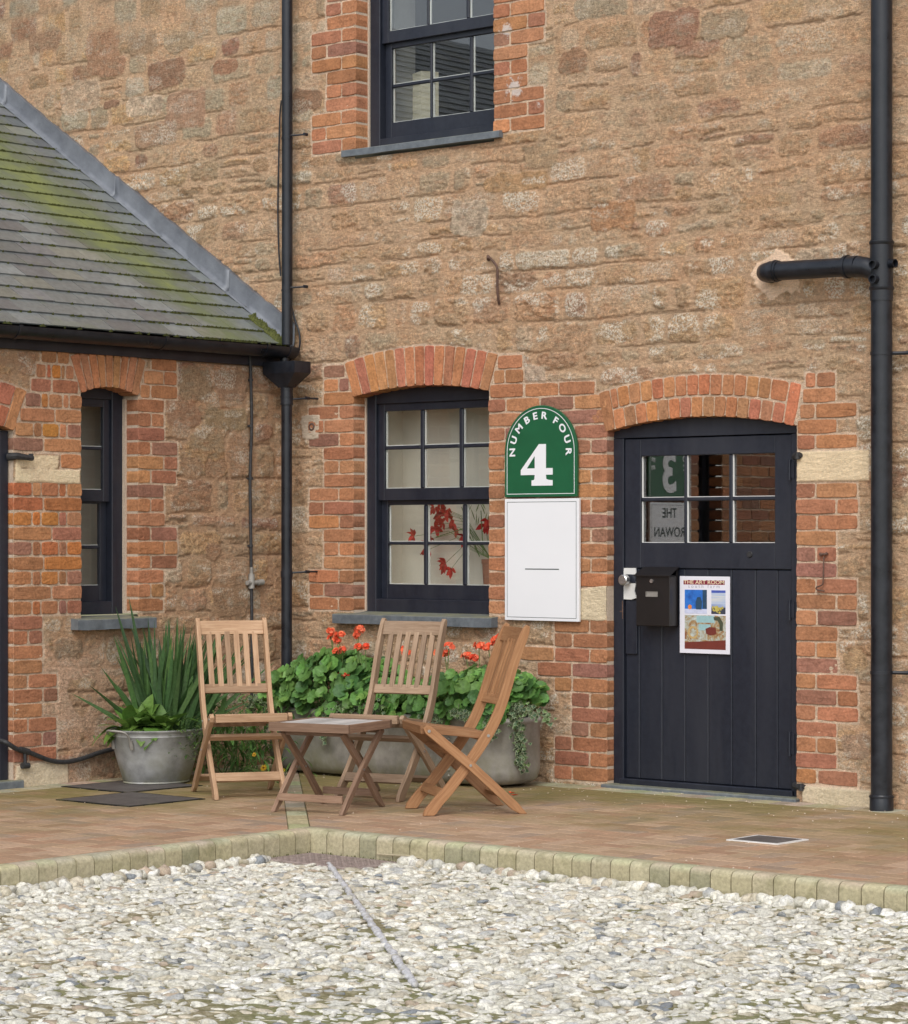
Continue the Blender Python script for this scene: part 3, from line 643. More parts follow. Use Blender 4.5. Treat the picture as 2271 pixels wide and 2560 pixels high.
kh = MB(fA); c = PA(1557, 1520, -.05); kh.box(c[0]-.003, c[0]+.003, c[1]-.06, c[1]+.04, q-.006, q+.0005); kh.box(c[0]-.02, c[0]-.004, c[1]-.022, c[1]-.016, q-.006, q+.0005); kh.build('brass_strip', 'rust', door)
for py0, py1, dd in ((1150, 1200, 0), (1500, 1550, 0), (1830, 1890, 0)):
    hg = MB(fA); x, z = PA(1976, py0, -.05); _, z2 = PA(1976, py1, -.05); hg.tube([(x, z2, q+.004), (x, z, q+.004)], .009, 10); hg.box(x+.01, x+.03, z2+.01, z-.01, q-.01, q+.004)
    hg.build('hinge', 'black_paint', door, smooth=40)
for px, py, up in ((2003, 1140, 1), (2012, 1968, 0)):
    pn = MB(fA); x, z = PA(px, py, .0); pn.tube([(3.70, z, q+.01), (x-.01, z, .02), (x+.02, z+.004, .028)], [.02, .018, .012], 8); pn.tube([(x+.0, z-.018, .03), (x+.0, z+.02, .03)], .014, 8)
    pn.build('hinge_pin', 'iron', dframe, smooth=40)
st = MB(fA); st.box(2.47, 3.76, -.03, .018, -.14, .05, .006); st.build('threshold', 'slate_sill', BA)
rm = room(fA, 'room_interior', 2.5, 3.8, .02, 2.1, -1.4, -.15, 'room_dark', BA)
# ---------------------------------------------------------------- the low wing (wall B, plane x = 0)
Bk = Bricks(fB); UB = .1035
PB6 = ['S', 'HH', 'S', 'HS', 'SH', 'HS']
Bk.jamb(-1.263, 1, .955, (PB6*4)[:18], U=UB, off=lambda z: .0+.33*max(0, z-2.21)+(.012 if z > 2.21 else 0), dark=1.0)
Bk.flush(BB)
# pier between the wing's door and its narrow window
lim_l = lambda z: -2.197+max(0, (z-1.99))*.46+(.012 if z > 1.97 else 0)
lim_r = lambda z: -1.698-(.012+.40*(z-2.21) if z > 2.21 else 0)
for i in range(19):
    z = .955+i*.0833; l, r = lim_l(z+.04), lim_r(z+.04); fr_ = [0, .44, 1] if i % 2 else [0, .27, .40, .66, .78, 1]
    if 9 <= i <= 10: continue
    if i % 2 and i % 4 == 1: fr_ = [0, .56, 1]
    n = len(fr_)-1
    for k in range(n):
        a = l+(r-l)*fr_[k]+(.006 if k else 0); b = l+(r-l)*fr_[k+1]-(.006 if k < n-1 else 0)
        if z+.078 < 2.52: Bk.rect(a, b, z+.0055, z+.078, depth=.12 if k in (0, n-1) else .02, col=(tuple(q*rng.uniform(.9, 1.1) for q in rng.choice([(.50, .19, .06), (.44, .15, .07)])) if rng.random() < .3 else None))
Bk.rect(-1.85, -1.70, 1.785, 1.863, depth=.12)
Bk.jamb(-2.197, 1, .135, ['HS', 'SH', 'HS', 'S', 'SH', 'HS', 'S', 'S', 'HH', 'S'][:10], U=UB*1.02, ch=.082)
Bk.arch(-1.698, -1.27, 2.215, .042, -1.785, -1.195, 2.42, .06, 9, cols=lambda: tuple(q*rng.uniform(.9, 1.1) for q in (.44, .20, .10)))
Bk.arch(-3.15, -2.197, 1.985, .07, -3.26, -2.095, 2.21, .08, 14, rings=2, depth=.08, cols=c_w)
Bk.flush(BB)
# brickwork further along the wing, seen mirrored in the door glass
for i in range(28):
    z = .02+i*.0833
    for (l, r) in ((-4.20, -3.16), (-6.2, -4.50)):
        if 1.99 < z < 2.3 and l > -4.3: r = -3.29
        if 19 <= i <= 20 and l < -5: pass
        x = l; k = 0
        while x < r-.03:
            n = (2 if (i % 2 or k) else 1)*UB*1.15; e = min(r, x+n); e = r if r-e < .05 else e
            Bk.rect(x+.006, e-.004, z+.0055, z+.078, depth=.12 if (k == 0 or e == r) else .02); x = e; k += 1
Bk.flush(BB)
for u, z0, z1, d in ((-1.698, .95, 2.22, -1), (-1.263, .95, 2.22, 1), (-2.197, 0, 1.99, 1), (-3.15, 0, 1.99, -1)):
    rm = MB(fB); rm.box(min(u+d*.004, u+d*.1), max(u+d*.004, u+d*.1), z0, z1, -.14, .004); rm.build('reveal_mortar', 'mortar', BB)
rm = MB(fB); rm.box(-1.278, -1.263, .95, 2.2, -.108, -.085); rm.build('mortar_fillet', 'mortar', BB)
def RB(px0, px1, py0, py1):
    u0, v0 = PB(px0, (py0+py1)/2); u1, _ = PB(px1, (py0+py1)/2); _, a = PB((px0+px1)/2, py1); _, b = PB((px0+px1)/2, py0)
    return (u0, u1, a, b)
c4 = lambda a, b, c, d: (a/2.266, b/2.266, 800+c/2.266, 800+d/2.266)
spB = [RB(*c4(*p))+(c, g) for p, c, g in [((1010, 1190, 265, 455), (.30, .225, .145), .5), ((1205, 1400, 280, 460), (.33, .21, .14), .5), ((940, 1130, 480, 610), (.34, .20, .13), .5), ((1145, 1395, 500, 625), (.30, .24, .14), .6),
        ((1060, 1255, 640, 740), (.33, .25, .15), .5), ((1275, 1400, 640, 890), (.40, .25, .155), .4), ((1145, 1270, 780, 890), (.38, .235, .145), .5), ((1005, 1140, 780, 900), (.36, .24, .15), .5), ((1190, 1400, 1440, 1690), (.33, .215, .13), .7),
        ((1150, 1245, 1260, 1370), (.36, .22, .135), .4), ((300, 460, 1810, 1920), (.26, .195, .13), 1.2), ((590, 720, 1830, 1930), (.30, .25, .16), 1.2)]]
spB += [RB(190, 285, 1870, 1945)+((.24, .17, .13), 1.0)]
palB = [(-2.19, -1.705, 1.695, 1.782, (.92, .78, .55), .018, .006), (-2.19, -1.865, 1.77, 1.862, (.90, .76, .53), .016, .014), (-2.19, -1.80, -.02, .128, (.76, .67, .50), .02, .008), (-7, .1, 2.43, 2.8, (.40, .28, .18), .0, .0)]
usB = axis(-2.5, -.02, .0072, -6.6, .0)
usB = usB[usB < .0]; usB = np.append(usB, [-.001]); vsB = axis(-.05, 2.62, .0072, -.12, 2.72)
zoneB = lambda u, v: 1-.55*sstep(-1.2, -1.9, u)*sstep(.9, .7, v)*(fbm(u*6, v*6, 401, 3) > -.02)
rubble('wall', fB, usB, vsB, [(-1.700, -1.261, .93, 2.22, .045), (-3.152, -2.195, -.2, 1.99, .07), (-4.5, -4.2, .9, 2.2, .04)], Bk.quads, spB, palB, lambda u, v: v < 2.555, 23, BB, mean_h=.17, mort=(.50, .335, .215), zone=zoneB,
       smoothfn=lambda u, v: .8+0*u)
wb = sash(fB, BB, 'window', -1.75, -1.271, .945, 2.27, [(-1.60, -1.409)], [(1.112, 1.325), (1.345, 1.587)], [(1.668, 1.90), (1.918, 2.15)], 1.60, .108, 'window_glass', sillh=.075)
sill(fB, -1.777, -1.175, .925, .865, .075, wb)
room(fB, 'room_interior', -1.95, -1.0, .98, 2.35, -.40, -.20, 'room_cream', BB)
wb2 = sash(fB, BB, 'window', -4.55, -4.15, .945, 2.27, [(-4.44, -4.27)], [(1.112, 1.325), (1.345, 1.587)], [(1.668, 1.90), (1.918, 2.15)], 1.60, .108, 'window_glass', sillh=.075, putty=False)
room(fB, 'room_interior', -4.7, -4.0, .98, 2.35, -1.3, -.20, 'room_dark', BB)
# wing door: only its frame edge and step show
df = MB(fB); df.box(-2.262, -2.200, .04, 1.985, -.13, -.03, .004); df.box(-3.15, -3.09, .04, 1.985, -.13, -.03, .004); df.box(-3.09, -2.262, 1.93, 2.05, -.13, -.035, .004)
f2 = df.build('door_frame', 'black_paint', BB)
dd = MB(fB)
for i in range(6): dd.box(-3.088+i*.1375, -3.088+(i+1)*.1375-.002, .05, 1.928, -.11, -.06, .004)
dd.build('door', 'black_paint', BB)
ds = MB(fB); ds.box(-3.2, -2.15, -.02, .042, -.14, .05, .006); ds.build('door_step', 'slate_sill', BB)
# iron pintle by the pale stone
pn = MB(fB); pn.tube([(-2.21, 1.84, -.02), (-2.19, 1.845, .03), (-2.13, 1.838, .045), (-2.09, 1.835, .045)], [.022, .02, .016, .016], 8); pn.tube([(-2.10, 1.825, .045), (-2.10, 1.86, .045)], .014, 8); pn.build('hinge_pin', 'iron', f2, smooth=40)

# ---------------------------------------------------------------- slate roof of the wing
PIT = math.atan(.651); cp, sp_ = math.cos(PIT), math.sin(PIT); EX, EZ = .045, 2.607-.651*.045
def fR(s, y, h): return (EX-s*cp+h*sp_*1.0, y, EZ+s*sp_+h*cp)         # s up the slope, y along the eave, h off the surface
rr = np.random.RandomState(5); sl = MB(fR); gauge = .152; sw = .235; band = []
rows_ = int(6.9/gauge)
for r_ in range(rows_):
    s0 = r_*gauge-.012; y = -10.65+(r_ % 2)*sw/2
    while y < -.015:
        y1 = min(y+sw-.003, -.012); s1 = s0+gauge+.05
        jl = rr.uniform(-.0035, .0035); th = .0065+rr.uniform(0, .002); g = rr.uniform(.75, 1.25)
        sl.cc = tuple(q*g for q in ((.165, .18, .18) if rr.rand() < .7 else (.145, .15, .155) if rr.rand() < .6 else (.185, .19, .165)))
        a, b = .0085+rr.uniform(0, .0015), .0
        vs = [(s0+jl, y, a), (s0+jl, y1, a), (s1, y1, b), (s1, y, b), (s0+jl+rr.uniform(-.001, .001), y, a+th), (s0+jl, y1, a+th), (s1, y1, b+th*.6), (s1, y, b+th*.6)]
        sl.add(vs, [(0, 1, 2, 3)[::-1], (4, 5, 6, 7), (0, 4, 7, 3), (1, 2, 6, 5), (0, 1, 5, 4), (3, 7, 6, 2)])
        # distance from the flashing (y = 0) decides where the green band runs
        for p in vs:
            dd_ = -p[1]; up_ = p[0]; band.append(.90*math.exp(-((dd_-(.44+.15*up_))/(.17+.09*up_))**2)*(.62+.38*min(1, up_/1.2))+.12*math.exp(-dd_/.25)+.14*(1-min(1, up_/.2))+.03)
        y += sw
o = sl.build('roof_slates', 'slate', BB, col=True)
at = o.data.attributes.new('Band', 'FLOAT', 'POINT'); at.data.foreach_set('value', np.array(band, np.float32))
dk = MB(fR); dk.add([(-.02, -10.6, -.02), (-.02, -.004, -.02), (6.9, -.004, -.02), (6.9, -10.6, -.02), (-.02, -10.6, -.05), (-.02, -.004, -.05), (6.9, -.004, -.05), (6.9, -10.6, -.05)], [(0, 1, 2, 3), (7, 6, 5, 4), (0, 4, 5, 1), (1, 5, 6, 2), (2, 6, 7, 3), (3, 7, 4, 0)])
dk.build('roof_deck', 'iron', BB)
# moss tufts along the lower edges of some slates and in the flashing corner
ms = MB(fR)
for k in range(3000):
    r_ = rr.randint(0, 25); s = r_*gauge-.016; y = -rr.uniform(.02, 2.6); up_ = s
    b_ = math.exp(-((-y-(.45+.1*up_))/.5)**2)
    if rr.rand() > .15+.85*b_: continue
    L = rr.uniform(.008, .035); hgt_ = rr.uniform(.001, .005)
    n = 7; vs = [(s, y, .020+hgt_)]
    for i in range(n): a = 2*math.pi*i/n; vs.append((s+.0045*math.sin(a)*rr.uniform(.6, 1.2)-.002, y+L*math.cos(a)*rr.uniform(.6, 1.2), .006))
    ms.add(vs, [(0, 1+i, 1+(i+1) % n) for i in range(n)])
for k in range(90):
    s = rr.uniform(0, .32); n = 7
    y = -.082-rr.uniform(0, .05); vs = [(s, y, .03+rr.uniform(0, .02))]; L = rr.uniform(.012, .04)
    for i in range(n): a = 2*math.pi*i/n; vs.append((s+L*1.3*math.sin(a), y+L*.6*math.cos(a), .012))
    ms.add(vs, [(0, 1+i, 1+(i+1) % n) for i in range(n)])
ms.build('roof_moss', 'moss', BB)
# lead flashing: upstand on wall A and a narrow foot on the slates, in lapped lengths
fl = MB(); breaks = [-.06, .62, 1.86, 3.20, 4.3]
for i, (s0, s1) in enumerate(zip(breaks, breaks[1:])):
    n = 24; vs = []; fs = []; lift = .004*(len(breaks)-i)*0+(.003 if i % 2 else 0)
    for k in range(n+1):
        s = s0+(s1+.03-s0)*k/n; X = EX-s*cp; Zr = EZ+s*sp_; wob = .012*(vnoise(np.array([s*3.1]), np.array([i*3.]), 77)[0]-.5)
        yy = -.034-lift-.010*vnoise(np.array([s*5.]), np.array([2.]), 78)[0]; top = .150+wob+.004*rr.uniform(-1, 1)
        vs += [(X-.0, -.075, Zr+.020), (X, -.046-lift, Zr+.026), (X, yy, Zr+.05), (X, yy+.003, Zr+top), (X, .01, Zr+top+.006)]
    for k in range(n):
        for q in range(4): fs.append((k*5+q, k*5+q+1, (k+1)*5+q+1, (k+1)*5+q))
    fl.add(vs, fs)
fo = fl.build('lead_flashing', 'lead', BB, smooth=60); sm_ = fo.modifiers.new('thick', 'SOLIDIFY'); sm_.thickness = .003
# roof: pale mortar line above the lead
# fascia and gutter
fa = MB(fB); fa.box(-6.6, -.02, 2.44, 2.572, .0, .028, .003); fa.build('fascia', 'black_paint', BB)
GX, GZ, GR = .098, 2.556, .066
gt = thing('gutter', 'black half-round gutter under the mossy slate eave', 'gutter', (GX, -3, GZ))
g = MB(); n = 14; vs = []; fs = []
ys = [-6.6, -.02, .0]
for y in (-6.6, -.062):
    for k in range(n+1): a = math.pi+math.pi*k/n; vs.append((GX+GR*math.cos(a), y, GZ+GR*math.sin(a)))
    for k in range(n+1): a = 2*math.pi-math.pi*k/n; vs.append((GX+(GR-.004)*math.cos(a), y, GZ+(GR-.004)*math.sin(a)))
M2 = 2*(n+1)
for k in range(M2): fs.append((k, (k+1) % M2, M2+(k+1) % M2, M2+k))
g.add(vs, fs)
g.add([(GX, -.060, GZ)]+[(GX+GR*math.cos(math.pi+math.pi*k/n), -.060, GZ+GR*math.sin(math.pi+math.pi*k/n)) for k in range(n+1)], [(0, k+1, k+2) for k in range(n)])
ch = g.build('gutter_channel', 'black_plastic', gt, smooth=40)
for y in (-5.6, -4.5, -3.4, -2.27, -1.17, -.33, -.13):
    b = MB(); vs = []; fs = []; r1, wd = GR+.004, .012
    for yy in (y-wd, y+wd):
        for rr_ in (GR-.001, r1):
            for k in range(n+1): a = math.pi*.97+math.pi*1.06*k/n; vs.append((GX+rr_*math.cos(a), yy, GZ+rr_*math.sin(a)))
    q = n+1
    for k in range(n): fs += [(q+k, q+k+1, 3*q+k+1, 3*q+k), (k, k+1, q+k+1, q+k), (2*q+k, 2*q+k+1, 3*q+k+1, 3*q+k)]
    b.add(vs, fs); b.build('gutter_bracket', 'black_plastic', gt, smooth=40)
o_ = MB(); o_.tube([(GX, -.13, GZ-.04), (GX, -.13, GZ-.13)], .026, 14); o_.tube([(GX, -.13, GZ-.070), (GX, -.13, GZ-.080)], .030, 14); o_.tube([(GX, -.13, GZ-.090), (GX, -.13, GZ-.098)], .030, 14); o_.build('gutter_outlet', 'black_plastic', gt, smooth=40)
rel(gt)

# ---------------------------------------------------------------- downpipes
def lug(mb, x, y, z, dx=.075, r=.006):
    mb.tube([(x, y, z), (x+dx*.6, y+.03, z+.003), (x+dx, y+.05, z+.006)], r, 8); mb.tube([(x+dx, y+.04, z+.006), (x+dx, y+.068, z+.006)], .010, 10)
LX, LY = .089, -.098
dp = thing('downpipe', 'slim black downpipe running from the top of the photo down the corner to a hopper', 'drainpipe', (LX, LY, 0))
t = MB(); t.tube([(LX, LY, 2.575), (LX, LY, 6.0)], .0335, 20); t.build('pipe', 'black_plastic', dp, smooth=40)
for py in (343, 723):
    z = PA(716, py, .1)[1]; t = MB(); t.tube([(LX, LY, z-.012), (LX, LY, z+.0)], .0365, 20); lug(t, LX+.03, LY, z+.008); t.build('pipe_bracket', 'black_plastic', dp, smooth=40)
hp = MB(fA); a0, a1, b0, b1 = -.0, .272, .0, 0
hx0, hx1, zt, zm, zb = .030, .300, 2.462, 2.392, 2.305; PX, PY = .165, -.18
ring = lambda x0, x1, w0, w1, z: [(x0, z, w0), (x1, z, w0), (x1, z, w1), (x0, z, w1)]
vs = ring(hx0, hx1, .11, .25, zt)+ring(hx0, hx1, .11, .25, zm)+ring(PX-.036, PX+.036, .144, .216, zb)+ring(hx0+.004, hx1-.004, .114, .246, zt)+ring(hx0+.004, hx1-.004, .114, .246, zm)
fs = []
for k in range(4):
    fs += [(k, (k+1) % 4, 4+(k+1) % 4, 4+k), (4+k, 4+(k+1) % 4, 8+(k+1) % 4, 8+k), (k, (k+1) % 4, 12+(k+1) % 4, 12+k), (12+k, 12+(k+1) % 4, 16+(k+1) % 4, 16+k)]
fs += [(8, 9, 10, 11), (16, 17, 18, 19)]
hp.add(vs, fs); hopper = hp.build('hopper', 'black_plastic', dp)
t = MB(); t.tube([(PX, PY, .05), (PX, PY, 2.32)], .0335, 20); t.build('pipe', 'black_plastic', dp, smooth=40)
for i, z in enumerate((2.235, 1.176)):
    t = MB()
    if i == 0:
        t.tube([(PX, PY, 2.20), (PX, PY, 2.315)], .038, 20)
        for zz in (2.205, 2.25, 2.295): t.tube([(PX, PY, zz-.004), (PX, PY, zz+.004)], .0405, 20)
    else: t.tube([(PX, PY, z-.03), (PX, PY, z+.01)], .037, 20)
    lug(t, PX+.03, PY+.02, z); t.tube([(PX+.10, PY+.09, z+.006), (PX+.10, -.0, z+.006)], .006, 8); t.build('pipe_bracket', 'black_plastic', dp, smooth=40)
t = MB(); t.tube([(PX, PY, .10), (PX, PY-.0, .06), (PX+.015, PY-.03, .035), (PX+.04, PY-.07, .022)], [.036]*4, 16); t.build('pipe_shoe', 'black_plastic', dp, smooth=40)
rel(dp)
SX, SY, SR = 4.318, -.105, .055
so = thing('soil_pipe', 'thick black soil pipe with a side branch, right of the door', 'drainpipe', (SX, SY, 0))
t = MB(); t.tube([(SX, SY, 0.0), (SX, SY, 6.)], SR, 28); t.build('pipe', 'black_plastic', so, smooth=40)
t = MB()
for z in (2.897, 2.665): t.tube([(SX, SY, z-.012), (SX, SY, z-.006), (SX, SY, z+.006), (SX, SY, z+.008)], [SR+.004, SR+.009, SR+.009, SR+.004], 28)
t.tube([(SX, SY, 2.60), (SX, SY, 2.91)], SR+.004, 28); t.build('branch_fitting', 'black_plastic', so, smooth=40)
t = MB()
zb_ = 2.793; t.tube([(3.59, -.0, zb_), (3.59, -.05, zb_), (3.60, -.085, zb_), (3.63, -.108, zb_), (3.67, -.112, zb_)], .051, 20)
t.tube([(3.645, -.112, zb_), (3.70, -.112, zb_)], .055, 20); t.tube([(3.675, -.112, zb_), (3.685, -.112, zb_)], .059, 20)
t.tube([(3.67, -.112, zb_), (4.17, -.112, zb_-.008)], .050, 24); t.tube([(4.10, -.112, zb_-.006), (4.18, -.112, zb_-.008)], .056, 24); t.tube([(4.11, -.112, zb_-.006), (4.125, -.112, zb_-.006)], .061, 24)
t.tube([(4.18, -.112, zb_-.008), (4.24, -.111, zb_-.02), (4.30, -.108, zb_-.05)], [.055, .053, .045], 20); t.build('branch_pipe', 'black_plastic', so, smooth=40)
for dx, dy, z in ((-.01, -1, 2.78), (-.01, -1, 2.706), (1, -.15, 2.785)):
    t = MB(); L = math.hypot(dx, dy); ux, uy = dx/L, dy/L; n = 18; vs = []; fs = []
    px_, py_ = -uy, ux
    for rr_, dd_ in ((.022, .04), (.022, .088), (.0225, .090), (.0185, .090), (.018, .066)):
        for k in range(n):
            a = 2*math.pi*k/n; vs.append((SX+ux*dd_+px_*rr_*math.cos(a), SY+uy*dd_+py_*rr_*math.cos(a), z+rr_*math.sin(a)))
    for r_ in range(4):
        for k in range(n): fs.append((r_*n+k, r_*n+(k+1) % n, (r_+1)*n+(k+1) % n, (r_+1)*n+k))
    fs.append(tuple(range(4*n, 5*n))); t.add(vs, fs); t.build('inlet_boss', 'black_plastic', so, smooth=40)
for py in (883, 1681):
    z = PA(2208, py, .1)[1]; t = MB(); t.tube([(SX, SY, z-.01), (SX, SY, z+.008)], SR+.0035, 28)
    t.tube([(SX+.04, SY+.02, z), (SX+.10, SY+.045, z-.001), (SX+.135, SY+.055, z)], [.009, .010, .011], 8); t.build('pipe_bracket', 'black_plastic', so, smooth=40)
t = MB(); t.tube([(SX, SY, -.01), (SX, SY, .075), (SX, SY, .08)], [SR+.006, SR+.006, SR+.003], 28); t.tube([(SX, SY, .066), (SX, SY, .074)], SR+.010, 28); t.build('base_collar', 'black_plastic', so, smooth=40)
rel(so)

# ---------------------------------------------------------------- cables, hooks, bolts
def wire(name, label, cat, pts, r, mat, n=8, loc=None):
    t = MB(); t.tube(pts, r, n); o = t.build(name, mat, None, smooth=60); return tag(o, label, cat)
def smoothpts(P, k=6):
    P = [Vector(p) for p in P]; out = []
    for i in range(len(P)-1):
        p0, p1, p2, p3 = P[max(i-1, 0)], P[i], P[i+1], P[min(i+2, len(P)-1)]
        for j in range(k):
            t = j/k; out.append(.5*((2*p1)+(p2-p0)*t+(2*p0-5*p1+4*p2-p3)*t*t+(3*p1-p0-3*p2+p3)*t**3))
    return out+[P[-1]]
pts = [(*((lambda q: (q[0], -.03, q[1]))(PA(x, y, .03))),) for x, y in ((704, 250), (700, 290), (697, 400), (695, 520), (697, 620), (702, 690))]
wire('cable', 'thin black cable hugging the left edge of the slim downpipe, above the slate roof', 'cable', smoothpts(pts), .005, 'black_plastic')
pts = [(lambda q: (q[0], -.04, q[1]))(PA(x, y, .04)) for x, y in ((730, 770), (738, 800), (748, 830), (750, 860), (742, 885), (722, 900), (700, 905))]
wire('cable', 'looped black cable curling round the gutter end above the hopper', 'cable', smoothpts(pts), .006, 'black_plastic')
YB = -.352
vp = thing('supply_pipe', 'thin dark pipe clipped down the wing wall, behind the left chair', 'pipe', (.03, YB, 0))
t = MB(); t.tube(smoothpts([(.03, -.36, 2.50), (.035, -.352, 2.1), (.03, -.36, 1.75), (.03, -.354, 1.4), (.03, -.35, 1.14), (.03, -.345, .8), (.03, -.348, .05)]), .0095, 10); t.build('pipe', 'iron', vp, smooth=60)
for z in (2.35, 2.07, 1.75, 1.34):
    t = MB(); t.tube([(.03, -.355, z-.008), (.03, -.355, z+.008)], .014, 10); t.box(.0, .03, -.362, -.348, z-.006, z+.006); t.build('pipe_clip', 'iron', vp)
t = MB(); t.tube([(.032, -.350, 1.08), (.032, -.350, 1.17)], .019, 12); t.tube([(.034, -.39, 1.115), (.034, -.28, 1.115)], .015, 12); t.tube([(.034, -.30, 1.115), (.034, -.255, 1.118)], .019, 12); t.tube([(.032, -.350, 1.17), (.032, -.350, 1.21)], .012, 10); t.build('stop_tap', 'old_galvanised', vp, smooth=40)
rel(vp)
hp_ = lambda x, y, d=.03: (lambda q: (q[0], -d, q[1]))(PA(x, y, d))
t = MB(); t.tube(smoothpts([hp_(1224, 646, .0), hp_(1226, 645, .03), hp_(1236, 656, .045), hp_(1244, 672, .05), hp_(1244, 715, .045), hp_(1246, 745, .035), hp_(1249, 760, .015)]), .0075, 8); t.tube([hp_(1222, 640, .0), hp_(1222, 648, .02)], .012, 8)
tag(t.build('wall_hook', 'rust', None, smooth=60), 'bent rusty iron rod fixed in the stone wall below the upper window', 'hook')
t = MB(); t.tube(smoothpts([hp_(2062, 1392, .02), hp_(2060, 1400, .035), hp_(2059, 1450, .035), hp_(2056, 1462, .035), hp_(2043, 1468, .035), hp_(2043, 1474, .035), hp_(2062, 1478, .035)]), .004, 8)
t.tube([hp_(2052, 1385, .0), hp_(2053, 1386, .03)], .009, 8); t.tube([hp_(2067, 1384, .0), hp_(2067, 1384, .028)], .008, 8); t.tube([hp_(2050, 1386, .028), hp_(2069, 1385, .028)], .006, 8)
tag(t.build('door_hook', 'rust', None, smooth=60), 'thin rusty door hook hanging on the brick jamb right of the door', 'hook')
t = MB(fA); c_ = PA(780, 1067, .015); n = 16; vs = []; fs = []
for rr_, ww in ((.026, .016), (.022, .021), (.014, .021), (.012, .006)):
    for k in range(n): a = 2*math.pi*k/n; vs.append((c_[0]+rr_*math.cos(a), c_[1]+rr_*math.sin(a), ww))
for r_ in range(3):
    for k in range(n): fs.append((r_*n+k, r_*n+(k+1) % n, (r_+1)*n+(k+1) % n, (r_+1)*n+k))
fs.append(tuple(range(3*n, 4*n))); t.add(vs, fs); tag(t.build('wall_eye', 'rust', None, smooth=60), 'small round pipe hole set in a grey mortar patch left of the window', 'fixing')
bq = lambda x, y, d=.035: (lambda q: (d, q[0], q[1]))(PB(x, y, d))
hs_ = thing('hose', 'black hose sagging low along the wing wall between its door and the tub', 'hose', (.04, -2.0, 0))
t = MB(); t.tube(smoothpts([bq(2, 1852, -.0), bq(18, 1858), bq(42, 1873), bq(65, 1878), bq(95, 1890), bq(128, 1902), bq(165, 1905), bq(205, 1897), bq(245, 1883), bq(288, 1872), bq(330, 1868)]), .0135, 10); t.build('hose_tube', 'iron', hs_, smooth=60)
t = MB(); t.tube([bq(62, 1878), bq(63, 1912)], .010, 10); t.tube([bq(55, 1915), bq(72, 1914)], .017, 10); t.tube([bq(50, 1874), bq(72, 1880)], .018, 10); t.build('hose_valve', 'iron', hs_, smooth=40)
rel(hs_)

# ---------------------------------------------------------------- signs
def arch_poly(u0, u1, z0, zt, ins=0, n=28):
    r_ = (u1-u0)/2-ins; cx_ = (u0+u1)/2; cz = zt-(u1-u0)/2
    return [(u0+ins, z0+ins), (u1-ins, z0+ins)]+[(cx_+r_*math.cos(math.pi*k/n), cz+r_*math.sin(math.pi*k/n)) for k in range(n+1)]
def band(mb, p_out, p_in, w0, w1):
    n = len(p_out); mb.add([(u, v, w1) for u, v in p_out]+[(u, v, w1) for u, v in p_in]+[(u, v, w0) for u, v in p_out]+[(u, v, w0) for u, v in p_in],
        sum([[(i, (i+1) % n, n+(i+1) % n, n+i), (i, 2*n+i, 2*n+(i+1) % n, (i+1) % n), (n+i, n+(i+1) % n, 3*n+(i+1) % n, 3*n+i)] for i in range(n)], []))
def curve_poly(mb, loops, w, depth, tf):
    c = bpy.data.curves.new('c', 'CURVE'); c.dimensions = '2D'; c.fill_mode = 'BOTH'; c.extrude = depth
    for lp in loops:
        s = c.splines.new('POLY'); s.points.add(len(lp)-1); s.use_cyclic_u = True
        for p, q in zip(s.points, lp): p.co = (*tf(q), 0, 1)
    o = bpy.data.objects.new('c', c); COL.objects.link(o); me = bpy.data.meshes.new_from_object(o)
    mb.add([(p.co.x, p.co.y, w+p.co.z) for p in me.vertices], [tuple(p.vertices) for p in me.polygons]); bpy.data.objects.remove(o); bpy.data.curves.remove(c)
def arched_sign(fr, u0, u1, z0, zt, w, label, words, numeral, parent_loc):
    th_ = thing('number_sign', label, 'sign', parent_loc)
    b = MB(fr); b.prism(arch_poly(u0, u1, z0, zt), w-.018, w); b.build('sign_board', 'sign_green', th_, bevel=.002)
    l = MB(fr); band(l, arch_poly(u0, u1, z0, zt, .016), arch_poly(u0, u1, z0, zt, .0195), w+.0002, w+.001); l.build('sign_border', 'sign_white', th_)
    l = MB(fr); r0 = (u1-u0)/2; cz = zt-r0; cx_ = (u0+u1)/2; rad = r0-.060-.016
    tot = sum(1.0 if ch != ' ' else .75 for ch in words); angs = []; acc = 0
    wd = {'I': .5, ' ': .40, 'M': 1.22, 'N': 1.08, 'O': 1.1, 'E': .92, 'F': .86, 'R': 1.04, 'B': 1.0, 'U': 1.05, 'T': .9, 'H': 1.05}
    ws = [wd.get(ch, 1.) for ch in words]; T_ = sum(ws); span = R(206)*min(1, T_/11.); acc = 0
    for ch, q in zip(words, ws):
        if ch == ' ': l.build('lettering', 'sign_white', th_); l = MB(fr)
        a = span/2-(acc+q/2)/T_*span; acc += q
        if ch != ' ': text_mesh(l, ch, .056, cx_-math.sin(a)*-1*-1*rad, cz+math.cos(a)*rad, w+.0012, rot=a, sx=1.2, bold=.0016, depth=.0008)
    l.build('lettering', 'sign_white', th_)
    l = MB(fr)
    if numeral == '4':
        nx0, nx1, nz0, nz1 = u0+.120, u0+.120+.232, z0+.064, z0+.064+.236
        outer = [(.34, 0), (1, 0), (1, .13), (.88, .135), (.80, .16), (.79, .26), (1, .26), (1, .42), (.79, .42), (.79, 1), (.57, 1), (0, .38), (0, .26), (.44, .26), (.43, .16), (.40, .135), (.34, .13)]
        inner = [(.44, .42), (.19, .42), (.44, .72)]
        curve_poly(l, [outer, inner], w+.0012, .0008, lambda p: (nx0+p[0]*(nx1-nx0), nz0+p[1]*(nz1-nz0)))
    else: text_mesh(l, numeral, .40, cx_, z0+.07, w+.0012, bold=.012, depth=.0008)
    l.build('numeral', 'sign_white', th_); return rel(th_)
